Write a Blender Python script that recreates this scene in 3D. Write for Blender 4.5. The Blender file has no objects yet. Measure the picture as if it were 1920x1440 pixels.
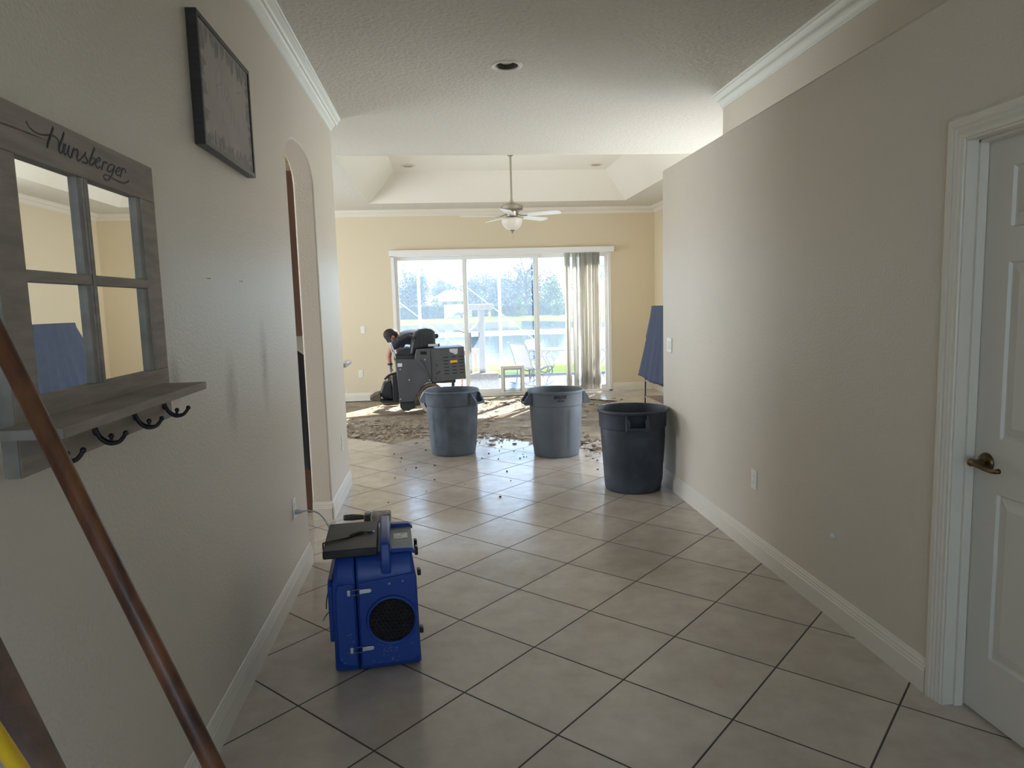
import bpy, bmesh, math, random
from mathutils import Vector, Matrix, Euler, noise as mnoise
random.seed(7)
PI = math.pi
scene = bpy.context.scene
COL = scene.collection

# ------------------------------------------------------------------ camera
CAM_H = 1.5339
F_PX, YAW, PITCH, ROLL = 1309.35, 0.09683, 0.11538, -0.02830
def cam_axes():
    cy, sy, cp, sp, cr, sr = math.cos(YAW), math.sin(YAW), math.cos(PITCH), math.sin(PITCH), math.cos(ROLL), math.sin(ROLL)
    r0 = Vector((cy, -sy, 0)); f0 = Vector((sy, cy, 0)); u = Vector((0, 0, 1))
    f = f0 * cp - u * sp; up = u * cp + f0 * sp
    return r0 * cr + up * sr, -r0 * sr + up * cr, f
RX, UY, FW = cam_axes()
cam_data = bpy.data.cameras.new('camera')
cam = bpy.data.objects.new('camera', cam_data)
COL.objects.link(cam)
cam_data.sensor_width = 36.0
cam_data.lens = F_PX / 1920 * 36.0
cam_data.clip_start = 0.02
cam_data.clip_end = 1000
cam.matrix_world = Matrix(((RX.x, UY.x, -FW.x, 0), (RX.y, UY.y, -FW.y, 0), (RX.z, UY.z, -FW.z, CAM_H), (0, 0, 0, 1)))
scene.camera = cam
ORG = Vector((0, 0, CAM_H))
def W(px, py, ax, v):
    """surveying helper: where the sight line of a reference point meets the plane ax = v"""
    d = RX * ((px - 960) / F_PX) - UY * ((py - 720) / F_PX) + FW
    i = 'xyz'.index(ax)
    return ORG + d * ((v - ORG[i]) / d[i])

# ------------------------------------------------------------------ world, sun, exposure
world = bpy.data.worlds.new('sky'); scene.world = world
world.use_nodes = True
wn, wl = world.node_tree.nodes, world.node_tree.links
wn.clear()
w_out = wn.new('ShaderNodeOutputWorld'); w_bg = wn.new('ShaderNodeBackground')
w_tc = wn.new('ShaderNodeTexCoord'); w_sep = wn.new('ShaderNodeSeparateXYZ'); w_ramp = wn.new('ShaderNodeValToRGB')
wl.new(w_tc.outputs['Generated'], w_sep.inputs[0]); wl.new(w_sep.outputs['Z'], w_ramp.inputs[0])
cr = w_ramp.color_ramp
cr.elements[0].position = 0.0; cr.elements[0].color = (0.66, 0.83, 1.0, 1)
cr.elements[1].position = 1.0; cr.elements[1].color = (0.22, 0.42, 1.0, 1)
e = cr.elements.new(0.12); e.color = (0.56, 0.76, 1.0, 1)
e = cr.elements.new(0.45); e.color = (0.36, 0.60, 1.0, 1)
wl.new(w_ramp.outputs[0], w_bg.inputs[0]); wl.new(w_bg.outputs[0], w_out.inputs[0])
w_bg.inputs[1].default_value = 2.75

sun_d = bpy.data.lights.new('sun', 'SUN'); sun_d.energy = 20; sun_d.angle = math.radians(0.6); sun_d.color = (1.0, 0.95, 0.88)
sun = bpy.data.objects.new('sun', sun_d); COL.objects.link(sun)
SUN_DIR = Vector((-0.51, -0.86, -math.tan(math.radians(40))))       # travel direction of the light
sun.rotation_euler = SUN_DIR.to_track_quat('-Z', 'Y').to_euler()
sun.location = (10, 18, 12)

def area(name, loc, rot, sx, sy, power, color):
    d = bpy.data.lights.new(name, 'AREA'); d.shape = 'RECTANGLE'; d.size = sx; d.size_y = sy
    d.energy = power; d.color = color
    o = bpy.data.objects.new(name, d); COL.objects.link(o); o.location = loc; o.rotation_euler = rot
    return o
# unseen fill lights added to brighten the rooms; the entry one is front-door daylight
area('great_room_fill_light', (-4.85, 8.9, 1.35), (0, -PI / 2, 0), 2.2, 3.2, 95, (0.96, 0.97, 1.0))  # added fill from the left, no window seen there
area('side_fill_light', (3.56, 7.1, 1.35), (0, PI / 2, 0), 1.9, 1.8, 42, (0.96, 0.97, 1.0))  # added to brighten the left slope of the tray
area('daylight_entry_window', (0.2, -1.70, 1.45), (-PI / 2, 0, 0), 1.3, 2.0, 112, (0.64, 0.80, 1.0))
area('kitchen_fill_light', (-4.85, 4.4, 1.6), (0, -PI / 2, 0), 1.2, 1.6, 60, (0.95, 0.96, 1.0))  # added fill for the kitchen, no window seen there
# portal in the patio door: it only guides the sky light
por = area('patio_door_portal', (1.03, 11.8, 1.18), (-PI / 2, 0, 0), 3.6, 2.34, 1, (1, 1, 1))
por.data.cycles.is_portal = True

scene.view_settings.view_transform = 'Standard'
scene.view_settings.look = 'None'
scene.view_settings.exposure = 0.33
scene.view_settings.gamma = 1.0
scene.view_settings.use_curve_mapping = False
scene.cycles.use_denoising = True
scene.cycles.max_bounces = 12
scene.cycles.diffuse_bounces = 8
scene.cycles.transparent_max_bounces = 24
scene.cycles.sample_clamp_indirect = 6

# ------------------------------------------------------------------ materials
def new_mat(name):
    m = bpy.data.materials.new(name); m.use_nodes = True
    return m, m.node_tree.nodes, m.node_tree.links, m.node_tree.nodes['Principled BSDF']
def mat(name, col, rough=0.5, metal=0.0, spec=0.5, noise=0.0, nscale=8.0, bump=0.0, bscale=60.0, col2=None, stretch=(1, 1, 1), coat=0.0, bdist=0.01, trans=0.0, contrast=(0.35, 0.65)):
    m, n, l, b = new_mat(name)
    b.inputs['Base Color'].default_value = (*col, 1)
    b.inputs['Roughness'].default_value = rough
    b.inputs['Metallic'].default_value = metal
    b.inputs['Specular IOR Level'].default_value = spec
    b.inputs['Coat Weight'].default_value = coat
    tc = n.new('ShaderNodeTexCoord'); mp = n.new('ShaderNodeMapping'); l.new(tc.outputs['Object'], mp.inputs[0])
    mp.inputs['Scale'].default_value = stretch
    if noise > 0 or col2:
        nz = n.new('ShaderNodeTexNoise'); nz.inputs['Scale'].default_value = nscale; nz.inputs['Detail'].default_value = 6
        l.new(mp.outputs[0], nz.inputs[0])
        rp = n.new('ShaderNodeValToRGB'); rp.color_ramp.elements[0].position = contrast[0]; rp.color_ramp.elements[1].position = contrast[1]
        c2 = col2 if col2 else tuple(c * (1 - noise) for c in col)
        rp.color_ramp.elements[0].color = (*c2, 1); rp.color_ramp.elements[1].color = (*col, 1)
        l.new(nz.outputs[0], rp.inputs[0]); l.new(rp.outputs[0], b.inputs['Base Color'])
    if bump > 0:
        nb = n.new('ShaderNodeTexNoise'); nb.inputs['Scale'].default_value = bscale; nb.inputs['Detail'].default_value = 3
        l.new(mp.outputs[0], nb.inputs[0])
        bp = n.new('ShaderNodeBump'); bp.inputs['Strength'].default_value = bump; bp.inputs['Distance'].default_value = bdist
        l.new(nb.outputs[0], bp.inputs['Height']); l.new(bp.outputs[0], b.inputs['Normal'])
    return m

M = {}
WALLC = (0.665, 0.605, 0.51)
M['wall'] = mat('cream_wall_paint', WALLC, rough=0.42, spec=0.45, bump=0.5, bscale=85, bdist=0.004, noise=0.03, nscale=1.5)
def scuffed_wall():
    m = mat('scuffed_cream_wall_paint', WALLC, rough=0.40, spec=0.5, bump=0.6, bscale=85, bdist=0.004)
    n, l = m.node_tree.nodes, m.node_tree.links; b = n['Principled BSDF']
    tc = n.new('ShaderNodeTexCoord'); tot = None
    for cy, cz, wy, wz in ((2.88, 1.20, .10, .20), (3.42, 1.27, .09, .26), (2.30, 1.32, .05, .10)):
        mp = n.new('ShaderNodeMapping'); mp.vector_type = 'TEXTURE'; mp.inputs['Location'].default_value = (-.85, cy, cz); mp.inputs['Scale'].default_value = (1, wy, wz)
        l.new(tc.outputs['Object'], mp.inputs[0]); g = n.new('ShaderNodeTexGradient'); g.gradient_type = 'SPHERICAL'; l.new(mp.outputs[0], g.inputs[0])
        if tot is None: tot = g.outputs[0]
        else:
            a = n.new('ShaderNodeMath'); a.operation = 'ADD'; l.new(tot, a.inputs[0]); l.new(g.outputs[0], a.inputs[1]); tot = a.outputs[0]
    nz = n.new('ShaderNodeTexNoise'); nz.inputs['Scale'].default_value = 14; nz.inputs['Detail'].default_value = 8; l.new(tc.outputs['Object'], nz.inputs[0])
    k = n.new('ShaderNodeMath'); k.operation = 'MULTIPLY'; l.new(tot, k.inputs[0]); l.new(nz.outputs[0], k.inputs[1])
    k2 = n.new('ShaderNodeMath'); k2.operation = 'MULTIPLY'; k2.use_clamp = True; l.new(k.outputs[0], k2.inputs[0]); k2.inputs[1].default_value = .8
    mx = n.new('ShaderNodeMix'); mx.data_type = 'RGBA'; l.new(k2.outputs[0], mx.inputs[0]); mx.inputs[6].default_value = (*WALLC, 1); mx.inputs[7].default_value = (.20, .19, .17, 1)
    l.new(mx.outputs[2], b.inputs['Base Color'])
    r = n.new('ShaderNodeMapRange'); r.inputs['To Min'].default_value = .40; r.inputs['To Max'].default_value = .75; l.new(k2.outputs[0], r.inputs['Value']); l.new(r.outputs[0], b.inputs['Roughness'])
    return m
M['wall_scuffed'] = scuffed_wall()
M['wall_far'] = mat('cream_matte_wall_paint', (0.69, 0.605, 0.44), rough=0.6, spec=0.3, bump=0.2, bscale=70, bdist=0.003)
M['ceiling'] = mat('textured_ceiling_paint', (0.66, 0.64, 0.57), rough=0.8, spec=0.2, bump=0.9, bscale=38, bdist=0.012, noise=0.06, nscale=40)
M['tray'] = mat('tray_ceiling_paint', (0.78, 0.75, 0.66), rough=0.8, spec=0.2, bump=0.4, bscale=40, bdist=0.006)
M['trim'] = mat('white_semigloss_trim', (0.73, 0.69, 0.60), rough=0.28, spec=0.5)
M['crown'] = mat('white_gloss_crown', (0.80, 0.82, 0.77), rough=0.22, spec=0.6)
M['door'] = mat('painted_door', (0.66, 0.63, 0.56), rough=0.35, bump=0.08, bscale=20, stretch=(8, 8, 1), bdist=0.002)
M['alu'] = mat('white_aluminium', (0.80, 0.80, 0.78), rough=0.35)
M['plastic_white'] = mat('white_switch_plastic', (0.80, 0.79, 0.74), rough=0.3)
M['plastic_grey'] = mat('grey_socket_plastic', (0.35, 0.34, 0.32), rough=0.4)
M['brass'] = mat('antique_brass', (0.17, 0.125, 0.07), rough=0.28, metal=1.0, noise=0.4, nscale=20)
M['brass_bright'] = mat('polished_brass', (0.7, 0.5, 0.2), rough=0.2, metal=1.0)
M['wood_dist'] = mat('distressed_grey_wood', (0.35, 0.30, 0.255), rough=0.65, col2=(0.26, 0.222, 0.19), nscale=5, stretch=(1.5, 1.5, 8), bump=0.25, bscale=40, bdist=0.003)
M['wood_dist_h'] = mat('distressed_grey_wood_rail', (0.35, 0.30, 0.255), rough=0.65, col2=(0.26, 0.222, 0.19), nscale=5, stretch=(1.5, 1.0, 9), bump=0.25, bscale=40, bdist=0.003)
M['wood_side'] = mat('grey_wood_edge', (0.33, 0.305, 0.265), rough=0.6, col2=(0.22, 0.205, 0.185), nscale=14)  # slightly cooler grey than the frame faces
M['ink'] = mat('black_lettering', (0.012, 0.014, 0.022), rough=0.5)
M['iron'] = mat('black_iron', (0.012, 0.012, 0.013), rough=0.4, spec=0.5)
M['mirror'] = mat('mirror_glass', (0.93, 0.94, 0.92), rough=0.0, metal=1.0)
M['pic_frame'] = mat('dark_picture_frame', (0.035, 0.030, 0.028), rough=0.4, noise=0.4, nscale=12, stretch=(1, 1, 6))
M['pic_paper'] = mat('printed_board', (0.42, 0.375, 0.345), rough=0.6, noise=0.1, nscale=6)
M['pic_leaf'] = mat('grey_leaf_print', (0.29, 0.275, 0.275), rough=0.6, noise=0.3, nscale=20)
M['pic_script'] = mat('faded_script_print', (0.33, 0.295, 0.275), rough=0.6)
M['pole'] = mat('varnished_brown_pole', (0.17, 0.060, 0.022), rough=0.42, col2=(0.040, 0.014, 0.009), nscale=30, stretch=(1, 1, 0.22), coat=0.10, bump=0.15, bscale=60, bdist=.002)
M['foam'] = mat('worn_foam_grip', (0.25, 0.15, 0.115), rough=0.8, col2=(0.045, 0.038, 0.036), nscale=9, bump=0.3, bscale=200, bdist=0.002)
M['yellow'] = mat('yellow_fibreglass', (0.85, 0.55, 0.02), rough=0.35)
M['blue'] = mat('blue_moulded_plastic', (0.014, 0.062, 0.34), rough=0.38, spec=0.45, col2=(0.012, 0.052, 0.28), nscale=5, bump=0.05, bscale=200, bdist=0.001)
M['blue_dust'] = mat('chalky_plaster_smear', (0.16, 0.22, 0.46), rough=0.9)
M['blue_panel'] = mat('grey_blue_control_panel', (0.11, 0.13, 0.17), rough=0.4, noise=0.25, nscale=8)
M['black'] = mat('black_plastic', (0.012, 0.012, 0.013), rough=0.35, noise=0.4, nscale=10)
M['black_dusty'] = mat('dusty_black_plastic', (0.026, 0.026, 0.028), rough=0.5, col2=(0.012, 0.012, 0.013), nscale=9)
M['grille'] = mat('dark_bronze_grille', (0.05, 0.036, 0.024), rough=0.4, metal=0.3)
M['void'] = mat('vent_interior', (0.006, 0.005, 0.005), rough=0.9)
M['steel'] = mat('zinc_steel', (0.55, 0.56, 0.57), rough=0.3, metal=1.0)
M['label'] = mat('printed_label', (0.75, 0.75, 0.72), rough=0.5, col2=(0.35, 0.36, 0.38), nscale=60, contrast=(0.3, 0.5))
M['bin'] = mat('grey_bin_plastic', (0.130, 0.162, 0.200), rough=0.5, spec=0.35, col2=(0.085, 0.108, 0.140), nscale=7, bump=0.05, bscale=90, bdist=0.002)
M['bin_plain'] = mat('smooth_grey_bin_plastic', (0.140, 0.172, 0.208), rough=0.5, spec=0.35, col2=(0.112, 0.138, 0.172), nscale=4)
M['bin_dark'] = mat('dark_bin_plastic', (0.060, 0.072, 0.092), rough=0.5, spec=0.35, col2=(0.030, 0.038, 0.052), nscale=6, bump=0.05, bscale=90, bdist=0.002)  # darker copy of the bin plastic
M['machine'] = mat('charcoal_powder_coat', (0.085, 0.088, 0.096), rough=0.45, spec=0.4, noise=0.2, nscale=4)
M['machine_dark'] = mat('black_machine_parts', (0.030, 0.032, 0.036), rough=0.5, noise=0.3, nscale=9)
M['vinyl'] = mat('black_vinyl_seat', (0.026, 0.030, 0.034), rough=0.42, spec=0.5, noise=0.3, nscale=5)
M['tyre'] = mat('dusty_solid_tyre', (0.50, 0.45, 0.38), rough=0.8, col2=(0.32, 0.28, 0.24), nscale=12)
M['orange'] = mat('orange_warning_sticker', (0.75, 0.38, 0.03), rough=0.4)
M['skin'] = mat('skin', (0.50, 0.24, 0.17), rough=0.5, spec=0.35)
M['hair'] = mat('dark_short_hair', (0.018, 0.014, 0.014), rough=0.6, bump=0.6, bscale=120, bdist=0.004)
M['navy'] = mat('navy_work_shirt', (0.030, 0.042, 0.085), rough=0.85, noise=0.25, nscale=8)
M['jeans'] = mat('dark_work_trousers', (0.035, 0.038, 0.045), rough=0.85, noise=0.3, nscale=10)
M['glove'] = mat('grey_work_glove', (0.42, 0.40, 0.38), rough=0.8, noise=0.2, nscale=20)
M['boot'] = mat('dusty_work_boot', (0.13, 0.10, 0.07), rough=0.8, noise=0.3, nscale=14)
M['cloth'] = mat('blue_moving_blanket', (0.062, 0.080, 0.130), rough=0.9, col2=(0.052, 0.068, 0.112), nscale=9, bump=0.35, bscale=260, bdist=0.002)
M['shelfwood'] = mat('light_brown_board', (0.42, 0.31, 0.22), rough=0.5, noise=0.25, nscale=6, stretch=(6, 1, 6))
M['cab'] = mat('brown_wood_cabinet', (0.120, 0.058, 0.034), rough=0.4, col2=(0.085, 0.040, 0.024), nscale=5, stretch=(5, 5, 0.7))
M['counter'] = mat('pale_counter_top', (0.52, 0.53, 0.52), rough=0.25)
M['apron'] = mat('black_cotton', (0.008, 0.008, 0.009), rough=0.9)
M['fan_metal'] = mat('brushed_nickel', (0.42, 0.38, 0.32), rough=0.35, metal=0.85)
M['fan_blade'] = mat('white_fan_blade', (0.80, 0.80, 0.77), rough=0.35)
M['frost'] = mat('frosted_bowl_glass', (0.70, 0.66, 0.57), rough=0.35)
M['baffle'] = mat('brown_baffle', (0.07, 0.055, 0.04), rough=0.5)
M['bulb'] = mat('lamp_glass_off', (0.75, 0.74, 0.70), rough=0.2)
M['cable_white'] = mat('pale_grey_cable', (0.50, 0.52, 0.54), rough=0.4)
M['sling'] = mat('beige_sling_fabric', (0.36, 0.29, 0.235), rough=0.8)
M['patio_metal'] = mat('bronze_patio_metal', (0.10, 0.095, 0.09), rough=0.4, metal=0.3)
M['carpet'] = mat('beige_plush_carpet', (0.34, 0.30, 0.255), rough=1.0, noise=0.25, nscale=25, bump=0.4, bscale=200, bdist=0.01)
M['sisal'] = mat('sisal_rope', (0.31, 0.27, 0.225), rough=0.9, noise=0.2, nscale=40, stretch=(1, 1, 10))
M['plush_white'] = mat('white_plush', (0.85, 0.83, 0.78), rough=1.0)
M['stoolwood'] = mat('orange_stained_wood', (0.55, 0.27, 0.12), rough=0.5, noise=0.2, nscale=8)
M['deck'] = mat('pale_pavers', (0.45, 0.43, 0.40), rough=0.8, noise=0.12, nscale=3)
M['grass'] = mat('sunlit_grass', (0.145, 0.175, 0.026), rough=1.0, spec=0.0, col2=(0.098, 0.130, 0.022), nscale=0.5, bump=0.5, bscale=8, bdist=0.05)
M['bank'] = mat('dark_earth_bank', (0.10, 0.10, 0.075), rough=1.0, noise=0.3, nscale=1.0)
M['hedge'] = mat('hedge_leaves', (0.13, 0.19, 0.13), rough=0.8, col2=(0.08, 0.12, 0.10), nscale=3)
M['leaf_green'] = mat('tree_leaves_green', (0.17, 0.25, 0.07), rough=0.7, col2=(0.09, 0.14, 0.05), nscale=1.5)
M['leaf_olive_hazed'] = mat('hazed_olive_leaves', (0.29, 0.31, 0.28), rough=0.8, col2=(0.20, 0.22, 0.21), nscale=1.2)  # olive lightened and greyed to put distance haze into the colour
M['leaf_dark_hazed'] = mat('hazed_dark_leaves', (0.20, 0.235, 0.22), rough=0.8, col2=(0.14, 0.17, 0.165), nscale=1.2)  # the same distance haze put into the darker leaf colour
M['bark'] = mat('grey_bark', (0.12, 0.10, 0.09), rough=0.95, noise=0.3, nscale=3)
M['roof'] = mat('white_roof_tile', (0.80, 0.80, 0.80), rough=0.6, noise=0.08, nscale=2)
M['stucco'] = mat('beige_stucco', (0.80, 0.70, 0.52), rough=0.9)
M['window_dark'] = mat('dark_window_glass', (0.03, 0.035, 0.04), rough=0.1)
M['cooler'] = mat('white_enamel', (0.85, 0.86, 0.86), rough=0.4)
M['shard_top'] = mat('beige_tile_shard', (0.44, 0.37, 0.28), rough=0.5, col2=(0.25, 0.20, 0.15), nscale=6)
M['shard_red'] = mat('red_clay_shard', (0.20, 0.135, 0.095), rough=0.8, noise=0.3, nscale=10)
M['crumb'] = mat('dark_mortar_crumb', (0.055, 0.05, 0.045), rough=0.9)
M['tool_grey'] = mat('dusty_grey_bristle', (0.24, 0.225, 0.19), rough=0.9, col2=(0.13, 0.12, 0.10), nscale=30)

# cream blinds: vanes that let some light through
def vane_mat():
    m, n, l, b = new_mat('cream_vinyl_vane')
    b.inputs['Base Color'].default_value = (0.80, 0.79, 0.76, 1); b.inputs['Roughness'].default_value = 0.5
    t = n.new('ShaderNodeBsdfTranslucent'); t.inputs[0].default_value = (0.86, 0.84, 0.79, 1)
    mx = n.new('ShaderNodeMixShader'); mx.inputs[0].default_value = 0.45
    o = n['Material Output']; l.new(b.outputs[0], mx.inputs[1]); l.new(t.outputs[0], mx.inputs[2]); l.new(mx.outputs[0], o.inputs[0])
    return m
M['vane'] = vane_mat()
def glass_mat():
    m, n, l, b = new_mat('hazed_dusty_glass'); n.remove(b)
    tr = n.new('ShaderNodeBsdfTransparent'); tr.inputs[0].default_value = (0.93, 0.96, 0.96, 1)
    gl = n.new('ShaderNodeBsdfGlossy'); gl.inputs['Roughness'].default_value = 0.0
    fr = n.new('ShaderNodeFresnel'); fr.inputs[0].default_value = 1.3
    m1 = n.new('ShaderNodeMixShader'); l.new(fr.outputs[0], m1.inputs[0]); l.new(tr.outputs[0], m1.inputs[1]); l.new(gl.outputs[0], m1.inputs[2])
    du = n.new('ShaderNodeBsdfTranslucent'); du.inputs[0].default_value = (0.62, 0.80, 1.0, 1)
    m2 = n.new('ShaderNodeMixShader'); m2.inputs[0].default_value = 0.10  # dust film tinted blue to lay haze over the outdoor view
    l.new(m1.outputs[0], m2.inputs[1]); l.new(du.outputs[0], m2.inputs[2]); l.new(m2.outputs[0], n['Material Output'].inputs[0])
    return m
M['glass'] = glass_mat()
def water_mat():
    m, n, l, b = new_mat('pond_water')
    b.inputs['Base Color'].default_value = (0.03, 0.045, 0.04, 1); b.inputs['Roughness'].default_value = 0.05
    b.inputs['IOR'].default_value = 1.33
    tc = n.new('ShaderNodeTexCoord'); mp = n.new('ShaderNodeMapping'); mp.inputs['Scale'].default_value = (0.7, 2.0, 1)
    nz = n.new('ShaderNodeTexNoise'); nz.inputs['Scale'].default_value = 1.6; nz.inputs['Detail'].default_value = 4
    bp = n.new('ShaderNodeBump'); bp.inputs['Strength'].default_value = 0.18; bp.inputs['Distance'].default_value = 0.03
    l.new(tc.outputs['Object'], mp.inputs[0]); l.new(mp.outputs[0], nz.inputs[0]); l.new(nz.outputs[0], bp.inputs['Height']); l.new(bp.outputs[0], b.inputs['Normal'])
    return m
M['water'] = water_mat()
TILE, T_OX, T_OY, T_ANG = 0.457, 0.03016, 2.62976, 0.78756
def tile_mat():
    m, n, l, b = new_mat('diagonal_beige_tile')
    def math_(op, a, bb=None, v=None):
        q = n.new('ShaderNodeMath'); q.operation = op
        if hasattr(a, 'links') or not isinstance(a, (int, float)): l.new(a, q.inputs[0])
        else: q.inputs[0].default_value = a
        if bb is not None:
            if isinstance(bb, (int, float)): q.inputs[1].default_value = bb
            else: l.new(bb, q.inputs[1])
        return q.outputs[0]
    tc = n.new('ShaderNodeTexCoord'); sp = n.new('ShaderNodeSeparateXYZ'); l.new(tc.outputs['Object'], sp.inputs[0])
    dx = math_('SUBTRACT', sp.outputs[0], T_OX); dy = math_('SUBTRACT', sp.outputs[1], T_OY)
    ca, sa = math.cos(T_ANG), math.sin(T_ANG)
    u = math_('DIVIDE', math_('SUBTRACT', math_('MULTIPLY', dx, ca), math_('MULTIPLY', dy, sa)), TILE)
    v = math_('DIVIDE', math_('ADD', math_('MULTIPLY', dx, sa), math_('MULTIPLY', dy, ca)), TILE)
    fu = math_('FRACT', u); fv = math_('FRACT', v)
    eu = math_('MINIMUM', fu, math_('SUBTRACT', 1.0, fu)); ev = math_('MINIMUM', fv, math_('SUBTRACT', 1.0, fv))
    ed = math_('MINIMUM', eu, ev)
    g = n.new('ShaderNodeMapRange'); g.inputs['From Min'].default_value = 0.0066; g.inputs['From Max'].default_value = 0.0098; l.new(ed, g.inputs['Value'])
    cu = math_('FLOOR', u); cv = math_('FLOOR', v)
    cc = n.new('ShaderNodeCombineXYZ'); l.new(cu, cc.inputs[0]); l.new(cv, cc.inputs[1])
    wn_ = n.new('ShaderNodeTexWhiteNoise'); wn_.noise_dimensions = '3D'; l.new(cc.outputs[0], wn_.inputs[0])
    off = n.new('ShaderNodeVectorMath'); off.operation = 'MULTIPLY_ADD'; l.new(wn_.outputs['Color'], off.inputs[0]); off.inputs[1].default_value = (7, 7, 7); l.new(tc.outputs['Object'], off.inputs[2])
    n1 = n.new('ShaderNodeTexNoise'); n1.inputs['Scale'].default_value = 5.5; n1.inputs['Detail'].default_value = 8; n1.inputs['Roughness'].default_value = 0.62; l.new(off.outputs[0], n1.inputs[0])
    rp = n.new('ShaderNodeValToRGB'); l.new(n1.outputs[0], rp.inputs[0])
    rp.color_ramp.elements[0].position = 0.30; rp.color_ramp.elements[0].color = (0.45, 0.385, 0.325, 1)
    rp.color_ramp.elements[1].position = 0.72; rp.color_ramp.elements[1].color = (0.57, 0.51, 0.44, 1)
    hv = n.new('ShaderNodeHueSaturation'); l.new(rp.outputs[0], hv.inputs['Color'])
    vr = n.new('ShaderNodeMapRange'); vr.inputs['To Min'].default_value = 0.92; vr.inputs['To Max'].default_value = 1.06; l.new(wn_.outputs['Value'], vr.inputs['Value']); l.new(vr.outputs[0], hv.inputs['Value'])
    mx = n.new('ShaderNodeMix'); mx.data_type = 'RGBA'; l.new(g.outputs[0], mx.inputs[0]); mx.inputs[6].default_value = (0.052, 0.045, 0.040, 1); l.new(hv.outputs[0], mx.inputs[7])
    l.new(mx.outputs[2], b.inputs['Base Color'])
    n2 = n.new('ShaderNodeTexNoise'); n2.inputs['Scale'].default_value = 9; n2.inputs['Detail'].default_value = 4; l.new(off.outputs[0], n2.inputs[0])
    rr = n.new('ShaderNodeMapRange'); rr.inputs['From Min'].default_value = 0.3; rr.inputs['From Max'].default_value = 0.7; rr.inputs['To Min'].default_value = 0.15; rr.inputs['To Max'].default_value = 0.25; l.new(n2.outputs[0], rr.inputs['Value'])
    rg = n.new('ShaderNodeMix'); rg.data_type = 'FLOAT'; l.new(g.outputs[0], rg.inputs[0]); rg.inputs[2].default_value = 0.85; l.new(rr.outputs[0], rg.inputs[3])
    l.new(rg.outputs[0], b.inputs['Roughness'])
    b.inputs['Specular IOR Level'].default_value = 0.68
    # pitted, slightly wavy glaze
    n3 = n.new('ShaderNodeTexNoise'); n3.inputs['Scale'].default_value = 26; n3.inputs['Detail'].default_value = 5; l.new(off.outputs[0], n3.inputs[0])
    pit = n.new('ShaderNodeMapRange'); pit.inputs['From Min'].default_value = 0.30; pit.inputs['From Max'].default_value = 0.42; l.new(n3.outputs[0], pit.inputs['Value'])
    h1 = math_('MULTIPLY', pit.outputs[0], 0.35)
    h2 = math_('ADD', h1, math_('MULTIPLY', g.outputs[0], 1.0)); h3 = math_('ADD', h2, math_('MULTIPLY', n2.outputs[0], 0.25))
    bp = n.new('ShaderNodeBump'); bp.inputs['Strength'].default_value = 0.22; bp.inputs['Distance'].default_value = 0.0025; l.new(h3, bp.inputs['Height']); l.new(bp.outputs[0], b.inputs['Normal'])
    return m
M['tile'] = tile_mat()
M['concrete'] = mat('dusty_thinset_concrete', (0.40, 0.345, 0.265), rough=0.95, spec=0.1, col2=(0.26, 0.215, 0.16), nscale=3.5, bump=0.9, bscale=14, bdist=0.02)

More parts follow.
